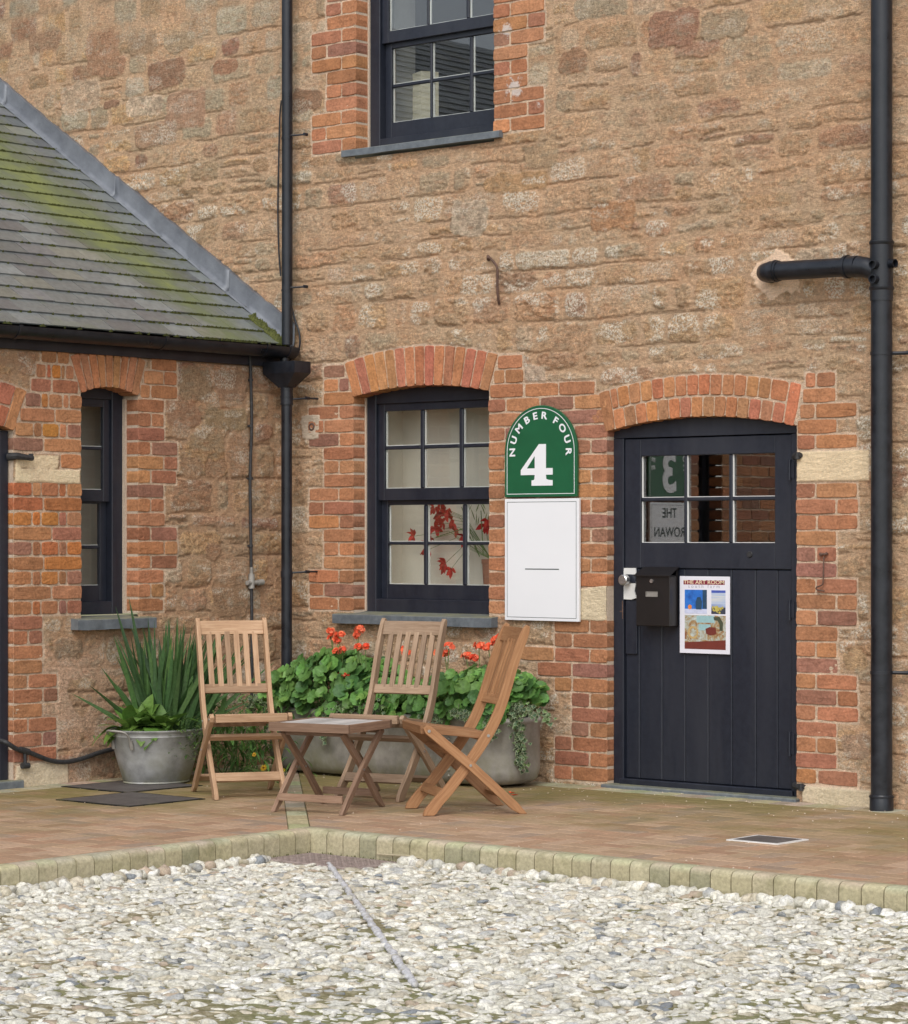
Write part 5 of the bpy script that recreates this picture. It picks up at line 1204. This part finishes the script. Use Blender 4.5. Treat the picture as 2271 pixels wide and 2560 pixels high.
for k in range(8):
    m_ = MB(); m_.tt = rc.random(); x = -TW+.024+(k+.5)*(2*TW-.048)/8; m_.gbox(x-.0245, x+.0245, -TD+.021, TD-.021, THt-.018, THt-.004, rc.random()*9); m_.build('top_slat', 'table_slat_wood', tb, bevel=.0015, wood=True)
def tleg(xc, y_a, y_b, name='leg'):
    m_ = MB(lambda u, v, w: (v, u, w)); m_.tt = rc.random(); m_.beam([(y_a, .0), (y_a+(y_b-y_a)*.12, .05), ((y_a+y_b)/2, .215), (y_b, THt-.045)], [.045, .036, .034, .034], xc-.011, xc+.011, rc.random()*9)
    for v in range(4): m_.v[v] = (m_.v[v][0], m_.v[v][1], 0.)
    o = m_.build(name, 'table_wood', tb, bevel=.002, wood=True)
    bo = MB(); bo.tube([(xc+.011, (y_a+y_b)/2, .212), (xc+.0145, (y_a+y_b)/2, .212)], .006, 8); bo.build('bolt', 'steel', o)
for s in (-1, 1): tleg(s*(TW-.035), -.235, .185); tleg(s*(TW-.060), .235, -.185)
for yy, w_ in ((-.205, TW-.047), (.205, TW-.072)):
    m_ = MB(); m_.tt = rc.random(); m_.gbox(-w_, w_, yy-.009, yy+.009, .055, .092, rc.random()*9); m_.build('stretcher', 'table_wood', tb, bevel=.002, wood=True)
for yy, w_ in ((.17, TW-.047), (-.17, TW-.072)):
    m_ = MB(); m_.tt = .2; m_.gbox(-w_, w_, yy-.012, yy+.012, THt-.065, THt-.045, rc.random()*9); m_.build('stretcher', 'table_wood', tb, bevel=.002, wood=True)
tx, ty = PG(827, 1803, .452); tb.location = (tx, ty, .0015); tb.rotation_euler = (0, 0, math.atan2(.235, .972))
# ================================================================ TUB, TROUGH, PLANTS
rp = random.Random(12)
def oval(a, b, n=40, sup=2.0):
    out = []
    for k in range(n):
        t = 2*math.pi*k/n; c, s = math.cos(t), math.sin(t); out.append((a*math.copysign(abs(c)**(2/sup), c), b*math.copysign(abs(s)**(2/sup), s)))
    return out
def loft(mb, rings):
    n = len(rings[0]); vs = [p for r_ in rings for p in r_]; fs = []
    for i in range(len(rings)-1):
        for k in range(n): fs.append((i*n+k, i*n+(k+1) % n, (i+1)*n+(k+1) % n, (i+1)*n+k))
    fs.append(tuple(range(n))[::-1]); mb.add(vs, fs)
TUBX, TUBY = .395, -1.475; TUBA = R(90)
tub = thing('zinc_tub', 'oval galvanised tub with a looped handle, planted with sword leaves, left of the chairs', 'tub', (TUBX, TUBY, .006), TUBA)
t = MB(); prof = [(.200, .165, 0), (.206, .171, .004), (.200, .165, .012), (.204, .170, .016), (.243, .212, .15), (.276, .242, .262), (.281, .247, .268), (.279, .245, .275), (.288, .254, .292), (.296, .262, .297), (.297, .263, .303), (.288, .254, .306), (.276, .242, .298), (.262, .228, .262)]
loft(t, [[(x, y, z) for x, y in oval(a, b)] for a, b, z in prof]); t.build('tub_body', 'galvanised', tub, smooth=50)
t = MB(); loft(t, [[(x, y, .255) for x, y in oval(.262, .228)], [(x, y, .262) for x, y in oval(.2, .17)], [(x, y, .268) for x, y in oval(.05, .04)]][::-1]); t.build('soil', 'soil', tub)
for s in (-1, 1):
    t = MB(); P = [(s*.263, -.075, .225), (s*.288, -.080, .275), (s*.314, -.065, .300), (s*.338, 0, .306), (s*.314, .065, .300), (s*.288, .080, .275), (s*.263, .075, .225)]; t.tube(smoothpts(P), .0065, 8)
    for yy in (-.075, .075): t.tube([(s*.255, yy, .20), (s*.268, yy, .25)], .012, 8)
    t.build('handle', 'old_galvanised', tub, smooth=60)
# leaf helpers: everything in world space
class Leaves(MB):
    def blade(s, base, dirv, L, W, bend, col, fold=.25, n=7, tipw=0.0, twist=0, up=Vector((0, 0, 1)), midw=.35):
        s.cc = tuple(min(1, c) for c in col); d = Vector(dirv).normalized(); side = d.cross(up); side = side.normalized() if side.length > 1e-4 else Vector((1, 0, 0))
        vs = []; p = Vector(base); cur = d.copy()
        for i in range(n+1):
            t = i/n; w_ = W*(math.sin(math.pi*min(1, (t*.92+.08))**(.8 if midw < .5 else 1.2)) if tipw >= 0 else 1)
            w_ = W*max(0, (t/midw)**.6 if t < midw else ((1-t)/(1-midw))**.75) if t not in (0,) else W*.35
            sd = (side*math.cos(twist*t)+d.cross(side)*math.sin(twist*t)); nr = sd.cross(cur).normalized()
            vs += [tuple(p-sd*w_/2+nr*fold*w_/2), tuple(p), tuple(p+sd*w_/2+nr*fold*w_/2)]
            cur = (cur+Vector((0, 0, -1))*bend/n).normalized(); p = p+cur*L/n
        fs = []
        for i in range(n):
            a = i*3; fs += [(a, a+1, a+4, a+3), (a+1, a+2, a+5, a+4)]
        s.add(vs, fs)
    def disk(s, c, nrm, r, col, lobes=9, depth=.14, cup=.25, notch=True, n=27):
        s.cc = tuple(min(1, q) for q in col); z = Vector(nrm).normalized(); x = z.orthogonal().normalized(); a0 = rp.uniform(0, 6.28); y = z.cross(x); c = Vector(c)
        vs = [tuple(c-z*cup*r*.5)]
        for ring, rr in ((0, .55), (1, 1.)):
            for k in range(n):
                t = 2*math.pi*k/n; q = rr*r*(1+(depth*(abs(math.cos(lobes*t/2))-.6) if ring else 0))
                if notch: q *= 1-.75*max(0, 1-abs(t-math.pi)/.32)
                wv = math.sin(lobes*t)*.05*r*ring
                v = c+(x*math.cos(t+a0)+y*math.sin(t+a0))*q+z*(cup*r*(rr*rr-.5)+wv); vs.append(tuple(v))
        fs = [(0, 1+k, 1+(k+1) % n) for k in range(n)]+[(1+k, 1+n+k, 1+n+(k+1) % n, 1+(k+1) % n) for k in range(n)]
        s.add(vs, fs)
    def ivy(s, c, nrm, up_, r, col):
        z = Vector(nrm).normalized(); y = Vector(up_); y = (y-z*y.dot(z)); y = y.normalized() if y.length > 1e-3 else z.orthogonal(); x = y.cross(z); c = Vector(c)
        sh = [(0, -.2), (.35, -.55), (.45, -.25), (.95, -.25), (.55, .15), (.6, .45), (.25, .45), (0, 1.05), (-.25, .45), (-.6, .45), (-.55, .15), (-.95, -.25), (-.45, -.25), (-.35, -.55)]
        s.cc = col; mid = [tuple(c-z*r*.12)]; 
        inner = [tuple(c+(x*a*.62+y*(b*.62))*r) for a, b in sh]; n = len(sh); b0 = len(s.v)
        outer = [tuple(c+(x*a+y*b)*r+z*.12*r) for a, b in sh]
        s.add(mid+inner+outer, [(0, 1+k, 1+(k+1) % n) for k in range(n)]+[(1+k, 1+n+k, 1+n+(k+1) % n, 1+(k+1) % n) for k in range(n)])
        for k in range(n): s.c[b0+1+n+k] = (.42, .47, .30)       # cream leaf edges
def vary(c, k=.2): q = rp.uniform(1-k, 1+k); return tuple(min(1, v*q*rp.uniform(.93, 1.07)) for v in c)
Rc = Vector((sA, cA, 0)); Fv = Vector((-cA, sA, 0))           # camera-right and view directions, for aiming stems only
# sword-leaved plant in the tub
sw_ = thing('sword_leaf_plant', 'tall clump of dark sword-shaped leaves at the back of the zinc tub', 'plant', (TUBX, TUBY, .26))
L = Leaves(); base0 = Vector((TUBX, TUBY, .255))
GRN = [(.055, .12, .038), (.075, .155, .05), (.045, .095, .035), (.10, .20, .06)]
def at_(dx, dd, z=0): v = base0+Rc*dx+Fv*dd; return Vector((v.x, v.y, base0.z+z))
for k in range(155):
    cx_ = rp.gauss(.08, .085); dd_ = rp.uniform(-.02, .15); lean = (cx_-.05)*1.7+rp.gauss(.08, .22); Ln = rp.uniform(.34, .72)
    dv = Rc*lean+Fv*rp.uniform(-.25, .2)+Vector((0, 0, 1)); L.blade(at_(cx_, dd_), dv, Ln, rp.uniform(.020, .040), rp.uniform(.0, .5), vary(rp.choice(GRN)), fold=rp.uniform(.1, .5), n=7, twist=rp.uniform(-.8, .8), up=Fv*rp.choice((1, -1))+Rc*rp.uniform(-.6, .6), midw=.4)
for px, pz, Ln, w_ in ((-.12, .72, .82, .032), (-.19, .70, .78, .034), (-.28, .47, .50, .028), (-.42, .30, .50, .026), (-.36, .38, .46, .03), (.42, .34, .52, .028), (.50, .26, .5, .026), (.36, .42, .52, .03), (.55, .16, .5, .024), (.30, .48, .5, .03)):
    dv = Rc*px+Fv*rp.uniform(-.15, .05)+Vector((0, 0, pz)); L.blade(at_(px*.15, .04), dv, Ln, w_, .12, vary(rp.choice(GRN)), fold=.3, n=8, twist=rp.uniform(-.6, .6), up=Fv, midw=.5)
L.build('leaf_blades', 'leaf', sw_, smooth=80, col=True); rel(sw_)
# broad-leaved rosette at the tub's left front
br = thing('broad_leaf_plant', 'low rosette of broad bright green leaves spilling over the tub rim', 'plant', (TUBX-.1, TUBY-.05, .26))
L = Leaves()
for k in range(60):
    cx_ = rp.choice((-.15, -.04, .06))+rp.gauss(0, .02); a = rp.uniform(0, 2*math.pi); el = rp.uniform(.25, 1.3); dv = (Rc*math.cos(a)+Fv*(math.sin(a)*.9-.25))*math.cos(el)+Vector((0, 0, math.sin(el)))
    Ln = rp.uniform(.15, .23); L.blade(at_(cx_, -.10+rp.gauss(0, .02), .05), dv, Ln, Ln*rp.uniform(.40, .52), rp.uniform(.7, 2.0), vary(rp.choice([(.13, .24, .045), (.10, .20, .035), (.16, .28, .06)]), .18), fold=rp.uniform(-.1, .35), n=8, up=Vector((0, 0, 1)), midw=.55)
L.build('leaf_rosette', 'leaf', br, smooth=80, col=True); rel(br)
# small-leaved filler trailing at the tub's right
fi = thing('trailing_herb', 'loose small-leaved green plant hanging over the right side of the zinc tub', 'plant', (TUBX+.2, TUBY+.1, .26))
L = Leaves()
for k in range(420):
    cx_ = rp.uniform(.09, .36); z = rp.gauss(.03, .06)-max(0, cx_-.24)*.6; c = at_(cx_, -.13+rp.gauss(0, .05)+max(0, cx_-.2)*.4, z); a = rp.uniform(0, 6.28)
    L.blade(c, (math.cos(a), math.sin(a), rp.uniform(-.3, .9)), rp.uniform(.02, .055), rp.uniform(.006, .014), .8, vary(rp.choice([(.11, .19, .05), (.15, .24, .07), (.07, .13, .035)])), n=3, up=Vector((0, 0, 1)))
L.build('leaf_sprigs', 'leaf', fi, col=True); rel(fi)

# long cattle trough
tr = thing('trough', 'long round-ended galvanised trough full of geraniums under the window', 'trough', (1.24, -.33, 0))
t = MB(); n = 64; ax, ay = .95, .235; zb = .012
def tring(ga, gb, z): return [(1.235+x, -.335+y, z) for x, y in oval(ax*ga, ay*gb, n, 4.2)]
pr_ = [(.90, .76, zb), (.955, .88, zb+.012), (.985, .96, .05), (1, 1, .10), (1, 1, .352), (1.004, 1.018, .356), (1.010, 1.045, .366), (1.010, 1.045, .376), (1.004, 1.018, .388), (.993, .975, .390), (.985, .94, .36)]
loft(t, [tring(a, b, z) for a, b, z in pr_]); t.build('trough_body', 'old_galvanised', tr, smooth=50)
t = MB(); loft(t, [[(1.235+x, -.335+y, .345) for x, y in oval(ax*.98, ay*.94, n, 4.2)], [(1.235+x, -.335+y, .35) for x, y in oval(ax*.5, ay*.5, n, 4)]][::-1]); t.build('soil', 'soil', tr)
t = MB()
for k in range(9): t.tube([(1.80, -.566, .06+k*.034), (1.80, -.574, .06+k*.034)], [.009, .005], 8)
t.build('rivet', 'old_galvanised', tr, smooth=60); rel(tr)
# geraniums
def geranium(label, x0, x1, zt, nleaf, heads, cx):
    g = thing('geranium', label, 'plant', (cx, -.33, .35), group='red geraniums in the trough'); L = Leaves(); st = MB()
    placed = 0
    while placed < nleaf:
        x = rp.uniform(x0, x1); y = -.33+rp.uniform(-.30, .22); top = zt(x); yy = (y+.33)/.30
        lay = rp.random(); z = .36+(top-.36)*math.sqrt(max(0, 1-.55*yy*yy))*(.35+.65*lay**.55 if y > -.45 else lay**.8)
        if y < -.52 and z > .36+(top-.36)*.8: continue
        nr = Vector((rp.gauss(0, .35)+(x-cx)*.5, -.55+rp.gauss(0, .35)-yy*-.3-.5*(yy < -.3), .55+rp.gauss(0, .25)+lay*.3)); r_ = rp.uniform(.024, .048)
        cc = rp.choice([(.11, .235, .06), (.15, .31, .075), (.08, .18, .055), (.20, .38, .09), (.13, .27, .07)]); deep = .62+.38*lay
        L.disk((x, y, z), nr, r_, vary(cc, .15), lobes=rp.choice((7, 8, 9)), cup=rp.uniform(.1, .5)); placed += 1
        if rp.random() < .35: st.tube([(x, y+.002, z-.006), (x*.6+cx*.4+rp.uniform(-.1, .1), y*.5-.17, .36)], .0022, 4, False)
    L.build('geranium_leaves', 'leaf', g, smooth=60, col=True); st.build('stems', 'stem_green', g)
    for (hx, hy, hz, hr) in heads:
        P = Leaves(); hr *= 1.2
        for k in range(int(15*hr/.03)+3):
            u_ = rp.uniform(-1, 1); a = rp.uniform(0, 6.28); q = math.sqrt(1-u_*u_); c = Vector((hx, hy, hz))+Vector((q*math.cos(a), q*math.sin(a), u_*.62))*hr*rp.uniform(.75, 1.05)
            nr = Vector((q*math.cos(a)-.15, q*math.sin(a)-.7, u_*.8+.35)); col = vary(rp.choice([(.88, .17, .075), (.84, .12, .055), (.92, .26, .13)]), .08)
            z_ = nr.normalized(); xx = z_.orthogonal().normalized(); yy_ = z_.cross(xx); a0 = rp.uniform(0, 6.28); pr2 = rp.uniform(.011, .0145)
            for j in range(5):
                t_ = a0+j*2*math.pi/5; dv = xx*math.cos(t_)+yy_*math.sin(t_); cc2 = c+dv*pr2*.6
                P.disk(cc2, z_+dv*-.25+Vector((rp.gauss(0, .1), rp.gauss(0, .1), 0)), pr2*.62, col, lobes=2, depth=.1, cup=.2, notch=False, n=7)
        o = P.build('flower_head', 'petal', g, col=True)
        s_ = MB(); s_.tube([(hx, hy, hz-hr*.5), (hx+rp.uniform(-.03, .03), hy+.02, (hz+.4)/2), (hx*.8+cx*.2, -.33, .38)], .0028, 5, False); s_.build('flower_stalk', 'stem_green', o)
    return rel(g)
top1 = lambda x: .36+np.interp(x, [.22, .34, .5, .66, .8, 1.0, 1.2, 1.45], [.06, .20, .31, .365, .36, .31, .20, .12])
top2 = lambda x: .36+np.interp(x, [1.1, 1.3, 1.5, 1.62, 1.8, 1.95, 2.1, 2.22, 2.36], [.14, .18, .20, .25, .29, .30, .25, .17, .02])
hd = lambda x, y, r_, d=.42: (lambda q: (q[0], -d, q[1], r_))(PA(x, y, d))
H1 = [hd(826, 1576, .017), hd(832, 1594, .022), hd(848, 1585, .022), hd(843, 1601, .013), hd(897, 1573, .026), hd(908, 1590, .010) if False else hd(893, 1588, .016), hd(842, 1627, .018), hd(857, 1622, .015), hd(896, 1617, .018), hd(914, 1615, .015), hd(847, 1688, .009), hd(865, 1686, .009)]
H2 = [hd(1010, 1627, .026), hd(1096, 1630, .020), hd(1122, 1616, .024), hd(1113, 1632, .016), hd(1166, 1640, .024), hd(1185, 1644, .018), hd(1198, 1612, .024), hd(1222, 1617, .022), hd(1240, 1600, .022), hd(1253, 1591, .016), hd(1204, 1690, .016), hd(1026, 1633, .012)]
geranium('bushy geranium with orange-red flower heads at the left end of the trough', .37, 1.25, top1, 620, H1, .72)
geranium('geranium with orange-red flower heads at the right end of the trough, behind the side-on chair', 1.15, 2.17, top2, 680, H2, 1.78)
# variegated ivy
def ivy(label, trails, cx, n_):
    g = thing('ivy', label, 'plant', cx, group='variegated ivy on the trough'); L = Leaves(); s_ = MB()
    for (P, wd, cnt) in trails:
        P = smoothpts(P, 8); s_.tube(P, .002, 4, False)
        for k in range(cnt):
            p = P[rp.randrange(len(P))]+Vector((rp.gauss(0, wd), rp.gauss(-.012, wd*.5), rp.gauss(0, wd*.55)))
            L.ivy(p, (rp.gauss(.1, .4), -1+rp.gauss(0, .3), rp.gauss(.35, .4)), (rp.gauss(0, .5), 0, -1), rp.uniform(.012, .023), vary(rp.choice([(.08, .14, .07), (.12, .19, .09), (.15, .24, .08), (.06, .11, .06)])))
    L.build('ivy_leaves', 'leaf', g, col=True); s_.build('ivy_stems', 'stem_green', g); return rel(g)
ivy('variegated ivy cascading down the front right of the trough', [([(2.05, -.45, .40), (2.16, -.46, .425), (2.205, -.44, .34), (2.215, -.43, .23), (2.22, -.425, .13)], .024, 280), ([(1.80, -.50, .39), (1.88, -.60, .42), (2.0, -.60, .40)], .028, 90), ([(2.0, -.55, .4), (2.12, -.585, .36), (2.15, -.58, .29)], .020, 60)], (2.0, -.55, .38), 0)
ivy('variegated ivy spray reaching out past the right end of the trough', [([(2.08, -.40, .40), (2.2, -.44, .45), (2.32, -.46, .435), (2.43, -.46, .395)], .026, 130)], (2.1, -.42, .38), 0)
ivy('variegated ivy tufts along the middle of the trough rim', [([(.85, -.52, .39), (.95, -.58, .41), (1.05, -.59, .40)], .03, 70), ([(1.12, -.54, .42), (1.2, -.59, .44), (1.30, -.59, .40)], .03, 110), ([(1.62, -.52, .38), (1.72, -.60, .40), (1.80, -.61, .33)], .030, 120), ([(.88, -.585, .36), (.88, -.60, .28), (.89, -.60, .2)], .015, 26)], (1.3, -.52, .38), 0)
ivy('small-leaved ivy clump beside the downpipe at the left end of the trough', [([(.28, -.42, .36), (.22, -.48, .42), (.14, -.46, .36)], .035, 120), ([(.42, -.56, .38), (.44, -.60, .30), (.45, -.60, .2)], .016, 30)], (.25, -.44, .3), 0)
# marigold in the corner between tub and trough
mg = thing('marigold', 'leafy marigold with a few yellow and orange flowers, seen through the left chair', 'plant', (.35, -.85, 0)); L = Leaves()
for k in range(620):
    x = rp.gauss(.38, .17); y = rp.gauss(-.82, .18); z = abs(rp.gauss(.20, .10)) if rp.random() < .8 else rp.uniform(.28, .42)
    if x < .06: continue
    a = rp.uniform(0, 6.28); L.blade((x, y, z), (math.cos(a), math.sin(a)-.3, rp.uniform(-.5, .8)), rp.uniform(.05, .11), rp.uniform(.012, .024), rp.uniform(.6, 1.8), vary(rp.choice([(.10, .21, .05), (.13, .26, .06), (.07, .15, .04), (.16, .30, .08)])), n=4, up=Vector((0, 0, 1)), midw=.6)
L.build('marigold_leaves', 'leaf', mg, smooth=80, col=True)
s_ = MB()
for k in range(22): x = .38+rp.gauss(0, .06); y = -.82+rp.gauss(0, .06); s_.tube([(x, y, 0), (x+rp.gauss(0, .03), y, .12), (x+rp.gauss(0, .1), y+rp.gauss(0, .08), .28)], .004, 5, False)
s_.build('stems', 'stem_green', mg)
def gp(px, py, depth):      # point on the ray through that pixel at a given distance from the camera
    r_ = ray(px, py); k = depth; return Vector((CAMX+r_[0]*k, CAMY+r_[1]*k, H+r_[2]*k))
for (px, py, dep, r_, col) in ((567, 1942, 14.35, .019, (.85, .36, .02)), (660, 1920, 14.5, .020, (.85, .55, .05)), (688, 1945, 14.35, .011, (.80, .70, .05)), (709, 1926, 14.4, .012, (.82, .70, .06)), (636, 1887, 14.6, .012, (.85, .5, .05))):
    c = gp(px, py, dep); P = Leaves(); z_ = Vector((.2, -.75, .35)).normalized(); xx = z_.orthogonal().normalized(); yy_ = z_.cross(xx)
    for k in range(16):
        t_ = k*2*math.pi/16+rp.uniform(-.1, .1); dv = xx*math.cos(t_)+yy_*math.sin(t_); P.blade(c+dv*.003, dv+z_*.25, r_, r_*.36, .3, vary(col, .1), n=2, up=z_)
    P.disk(c+z_*.004, z_, r_*.3, (.30, .11, .02), n=9, lobes=3, notch=False); o = P.build('flower_head', 'petal', mg, col=True)
    s_ = MB(); s_.tube([tuple(c-z_*.003), tuple(c+Vector((0, .03, -.03))), (.38, -.82, .05)], .0025, 5, False); s_.build('flower_stalk', 'stem_green', o)
rel(mg)
lo_ = thing('leafy_bush', 'low leafy green plant against the wing wall behind the left chair', 'plant', (.16, -.75, 0)); L = Leaves()
for k in range(420):
    x = abs(rp.gauss(.13, .07))+.03; y = rp.gauss(-.95, .26); z = .12+rp.random()*.36; a = rp.uniform(0, 6.28)
    L.blade((x, y, z), (math.cos(a), math.sin(a), rp.uniform(-.2, 1.)), rp.uniform(.03, .08), rp.uniform(.008, .018), 1., vary(rp.choice([(.10, .19, .05), (.14, .24, .07), (.08, .14, .04)])), n=3)
for k in range(30): y = rp.gauss(-.95, .22); L.blade((.12, y, .02), (rp.gauss(.1, .15), rp.gauss(0, .3), 1), rp.uniform(.3, .5), .006, .3, vary((.10, .16, .05)), n=5, up=Vector((1, 0, 0)))
L.build('bush_leaves', 'leaf', lo_, col=True); rel(lo_)
# fallen petals and litter on the paving
for i, (px, py) in enumerate(((1278, 1983), (1291, 1988))):
    x, y = PG(px, py, .005); P = Leaves()
    for k in range(4): P.disk((x+rp.gauss(0, .01), y+rp.gauss(0, .012), .008), (rp.gauss(0, .3), rp.gauss(0, .3), 1), .010, vary((.80, .12, .05), .1), n=7, lobes=2, notch=False)
    tag(P.build('fallen_petals', 'petal', None, col=True), ['larger patch of fallen red petals on the paving right of the side-on chair', 'smaller patch of fallen red petals on the paving, nearer the doorway'][i], 'petals')
li = MB()
for k in range(260):
    if rp.random() < .5: x, y = rp.uniform(.25, 5), -abs(rp.gauss(.22, .35))-.02
    else: x, y = rp.uniform(.05, 5.4), rp.uniform(-2.6, -.1)
    if x < .05: continue
    li.cc = (1, 1, 1); r_ = rp.uniform(.002, .006); li.add([(x, y-r_, .002), (x+r_, y, .002), (x, y+r_, .002), (x-r_, y, .002), (x, y, .002+r_)], [(0, 1, 4), (1, 2, 4), (2, 3, 4), (3, 0, 4)])
tag(li.build('grit', 'mortar', None), 'fine pale grit scattered on the paving', None, None, 'stuff')
# rooted moss strip along the kerb foot
ks = MB()
for k in range(700):
    if rp.random() < .6: x = rp.uniform(KX, 6.2); y = KY-rp.uniform(.0, .012)
    else: y = rp.uniform(-6, KY); x = KX+rp.uniform(0, .012)
    r_ = rp.uniform(.008, .024); h_ = rp.uniform(.004, .02); n = 6; vs = [(x, y, CZ-.012+h_)]
    for i in range(n): a = 2*math.pi*i/n; vs.append((x+r_*math.cos(a), y+r_*.6*math.sin(a), CZ-.03))
    ks.add(vs, [(0, 1+i, 1+(i+1) % n) for i in range(n)])
tag(ks.build('kerb_moss', 'moss', None), 'dark moss growing along the foot of the kerb', None, None, 'stuff')

# ================================================================ THINGS SEEN THROUGH THE WINDOWS
sf = thing('silk_lilies', 'red silk lilies in a terracotta pot behind the lower window', 'flowers', (1.35, .33, 1.0))
t = MB(); px_, py_ = 1.385, .325; n = 24
vs = []; fs = []; prof = [(.045, .98), (.052, .985), (.066, 1.22), (.066, 1.235), (.071, 1.236), (.071, 1.262), (.062, 1.262), (.060, 1.24)]
for r_, z in prof:
    for k in range(n): a = 2*math.pi*k/n; vs.append((px_+r_*math.cos(a), py_+r_*math.sin(a), z))
for i in range(len(prof)-1):
    for k in range(n): fs.append((i*n+k, i*n+(k+1) % n, (i+1)*n+(k+1) % n, (i+1)*n+k))
t.add(vs, fs); t.build('flower_pot', 'terracotta', sf, smooth=40)
S_ = MB(); P_ = Leaves(); yq = .29
wq = lambda x, y: (lambda q: (q[0], yq+rp.uniform(-.03, .02), q[1]))(PA(700+x/2.266, 800+y/2.266, -.29))
heads = [(940, 1095, 1.5), (965, 1130, 1.2), (865, 1065, .9), (900, 1060, .8), (870, 1185, 1.4), (915, 1150, .9), (980, 1195, 1.0), (765, 1225, 1.1), (845, 1300, 1.3), (940, 1380, 1.4), (970, 1415, 1.1), (1060, 1230, 1.1), (1170, 1160, 1.3), (1185, 1135, .9), (875, 1240, .8), (960, 1075, 1.0)]
for hx, hy, s in heads:
    c = Vector(wq(hx, hy)); fo_ = P_
    for k in range(7):
        a = rp.uniform(0, 6.28); dv = Vector((math.cos(a), -.25+rp.gauss(0, .2), math.sin(a))); P_.blade(c, dv, .056*s*rp.uniform(.7, 1.1), .028*s, rp.uniform(.6, 1.8), vary(rp.choice([(.50, .035, .03), (.60, .06, .05), (.36, .02, .02)]), .15), n=4, up=Vector((0, 1, 0)), midw=.5)
    S_.tube([tuple(c), tuple((c+Vector((1.33, .31, 1.36)))/2+Vector((0, 0, .05))), (1.375, .32, 1.26)], .0016, 5, False)
for x, y, x2, y2 in ((1035, 1060, 1140, 1340), (1150, 1080, 1170, 1330), (1060, 1170, 1130, 1340), (900, 1230, 1040, 1180), (1190, 1100, 1150, 1200)): S_.tube([wq(x, y), wq(x2, y2)], .0028, 5, False)
for k in range(10): P_.blade(wq(rp.uniform(1040, 1190), rp.uniform(1070, 1200)), (rp.gauss(0, .5), -.1, 1), rp.uniform(.05, .09), .009, .3, vary((.22, .27, .10)), n=3, up=Vector((0, 1, 0)))
P_.build('lily_heads', 'petal', sf, col=True); S_.build('lily_stems', 'stem_green', sf); rel(sf)
la = thing('paper_lamp', 'cream paper box lamp standing behind the upper window', 'lamp', (.79, .36, 3.6))
t = MB(); cxL, cyL = .83, .43
ql = PA(700+802/2.266, 180, -.35)[0]
def lq(x, d): return PA(700+x/2.266, 250, -d)[0]
P3 = [(lq(707, .42), .42), (lq(802, .33), .33), (lq(900, .43), .43)]; P4 = (P3[0][0]+P3[2][0]-P3[1][0], P3[0][1]+P3[2][1]-P3[1][1])
zt_ = PA(700+802/2.266, 400/2.266, -.33)[1]; Q = [P3[0], P3[1], P3[2], P4]
n = 22; vs = []; fs = []
for i in range(n+1):
    z = 3.60+(zt_-3.60)*i/n; j = .0012*(-1)**i
    for (x, y) in Q: vs.append((x+(x-P3[1][0])*j*4, y-j, z))
for i in range(n):
    for k in range(4): fs.append((i*4+k, i*4+(k+1) % 4, (i+1)*4+(k+1) % 4, (i+1)*4+k))
t.add(vs, fs); t.build('lamp_shade', 'paper_shade', la); rel(la)
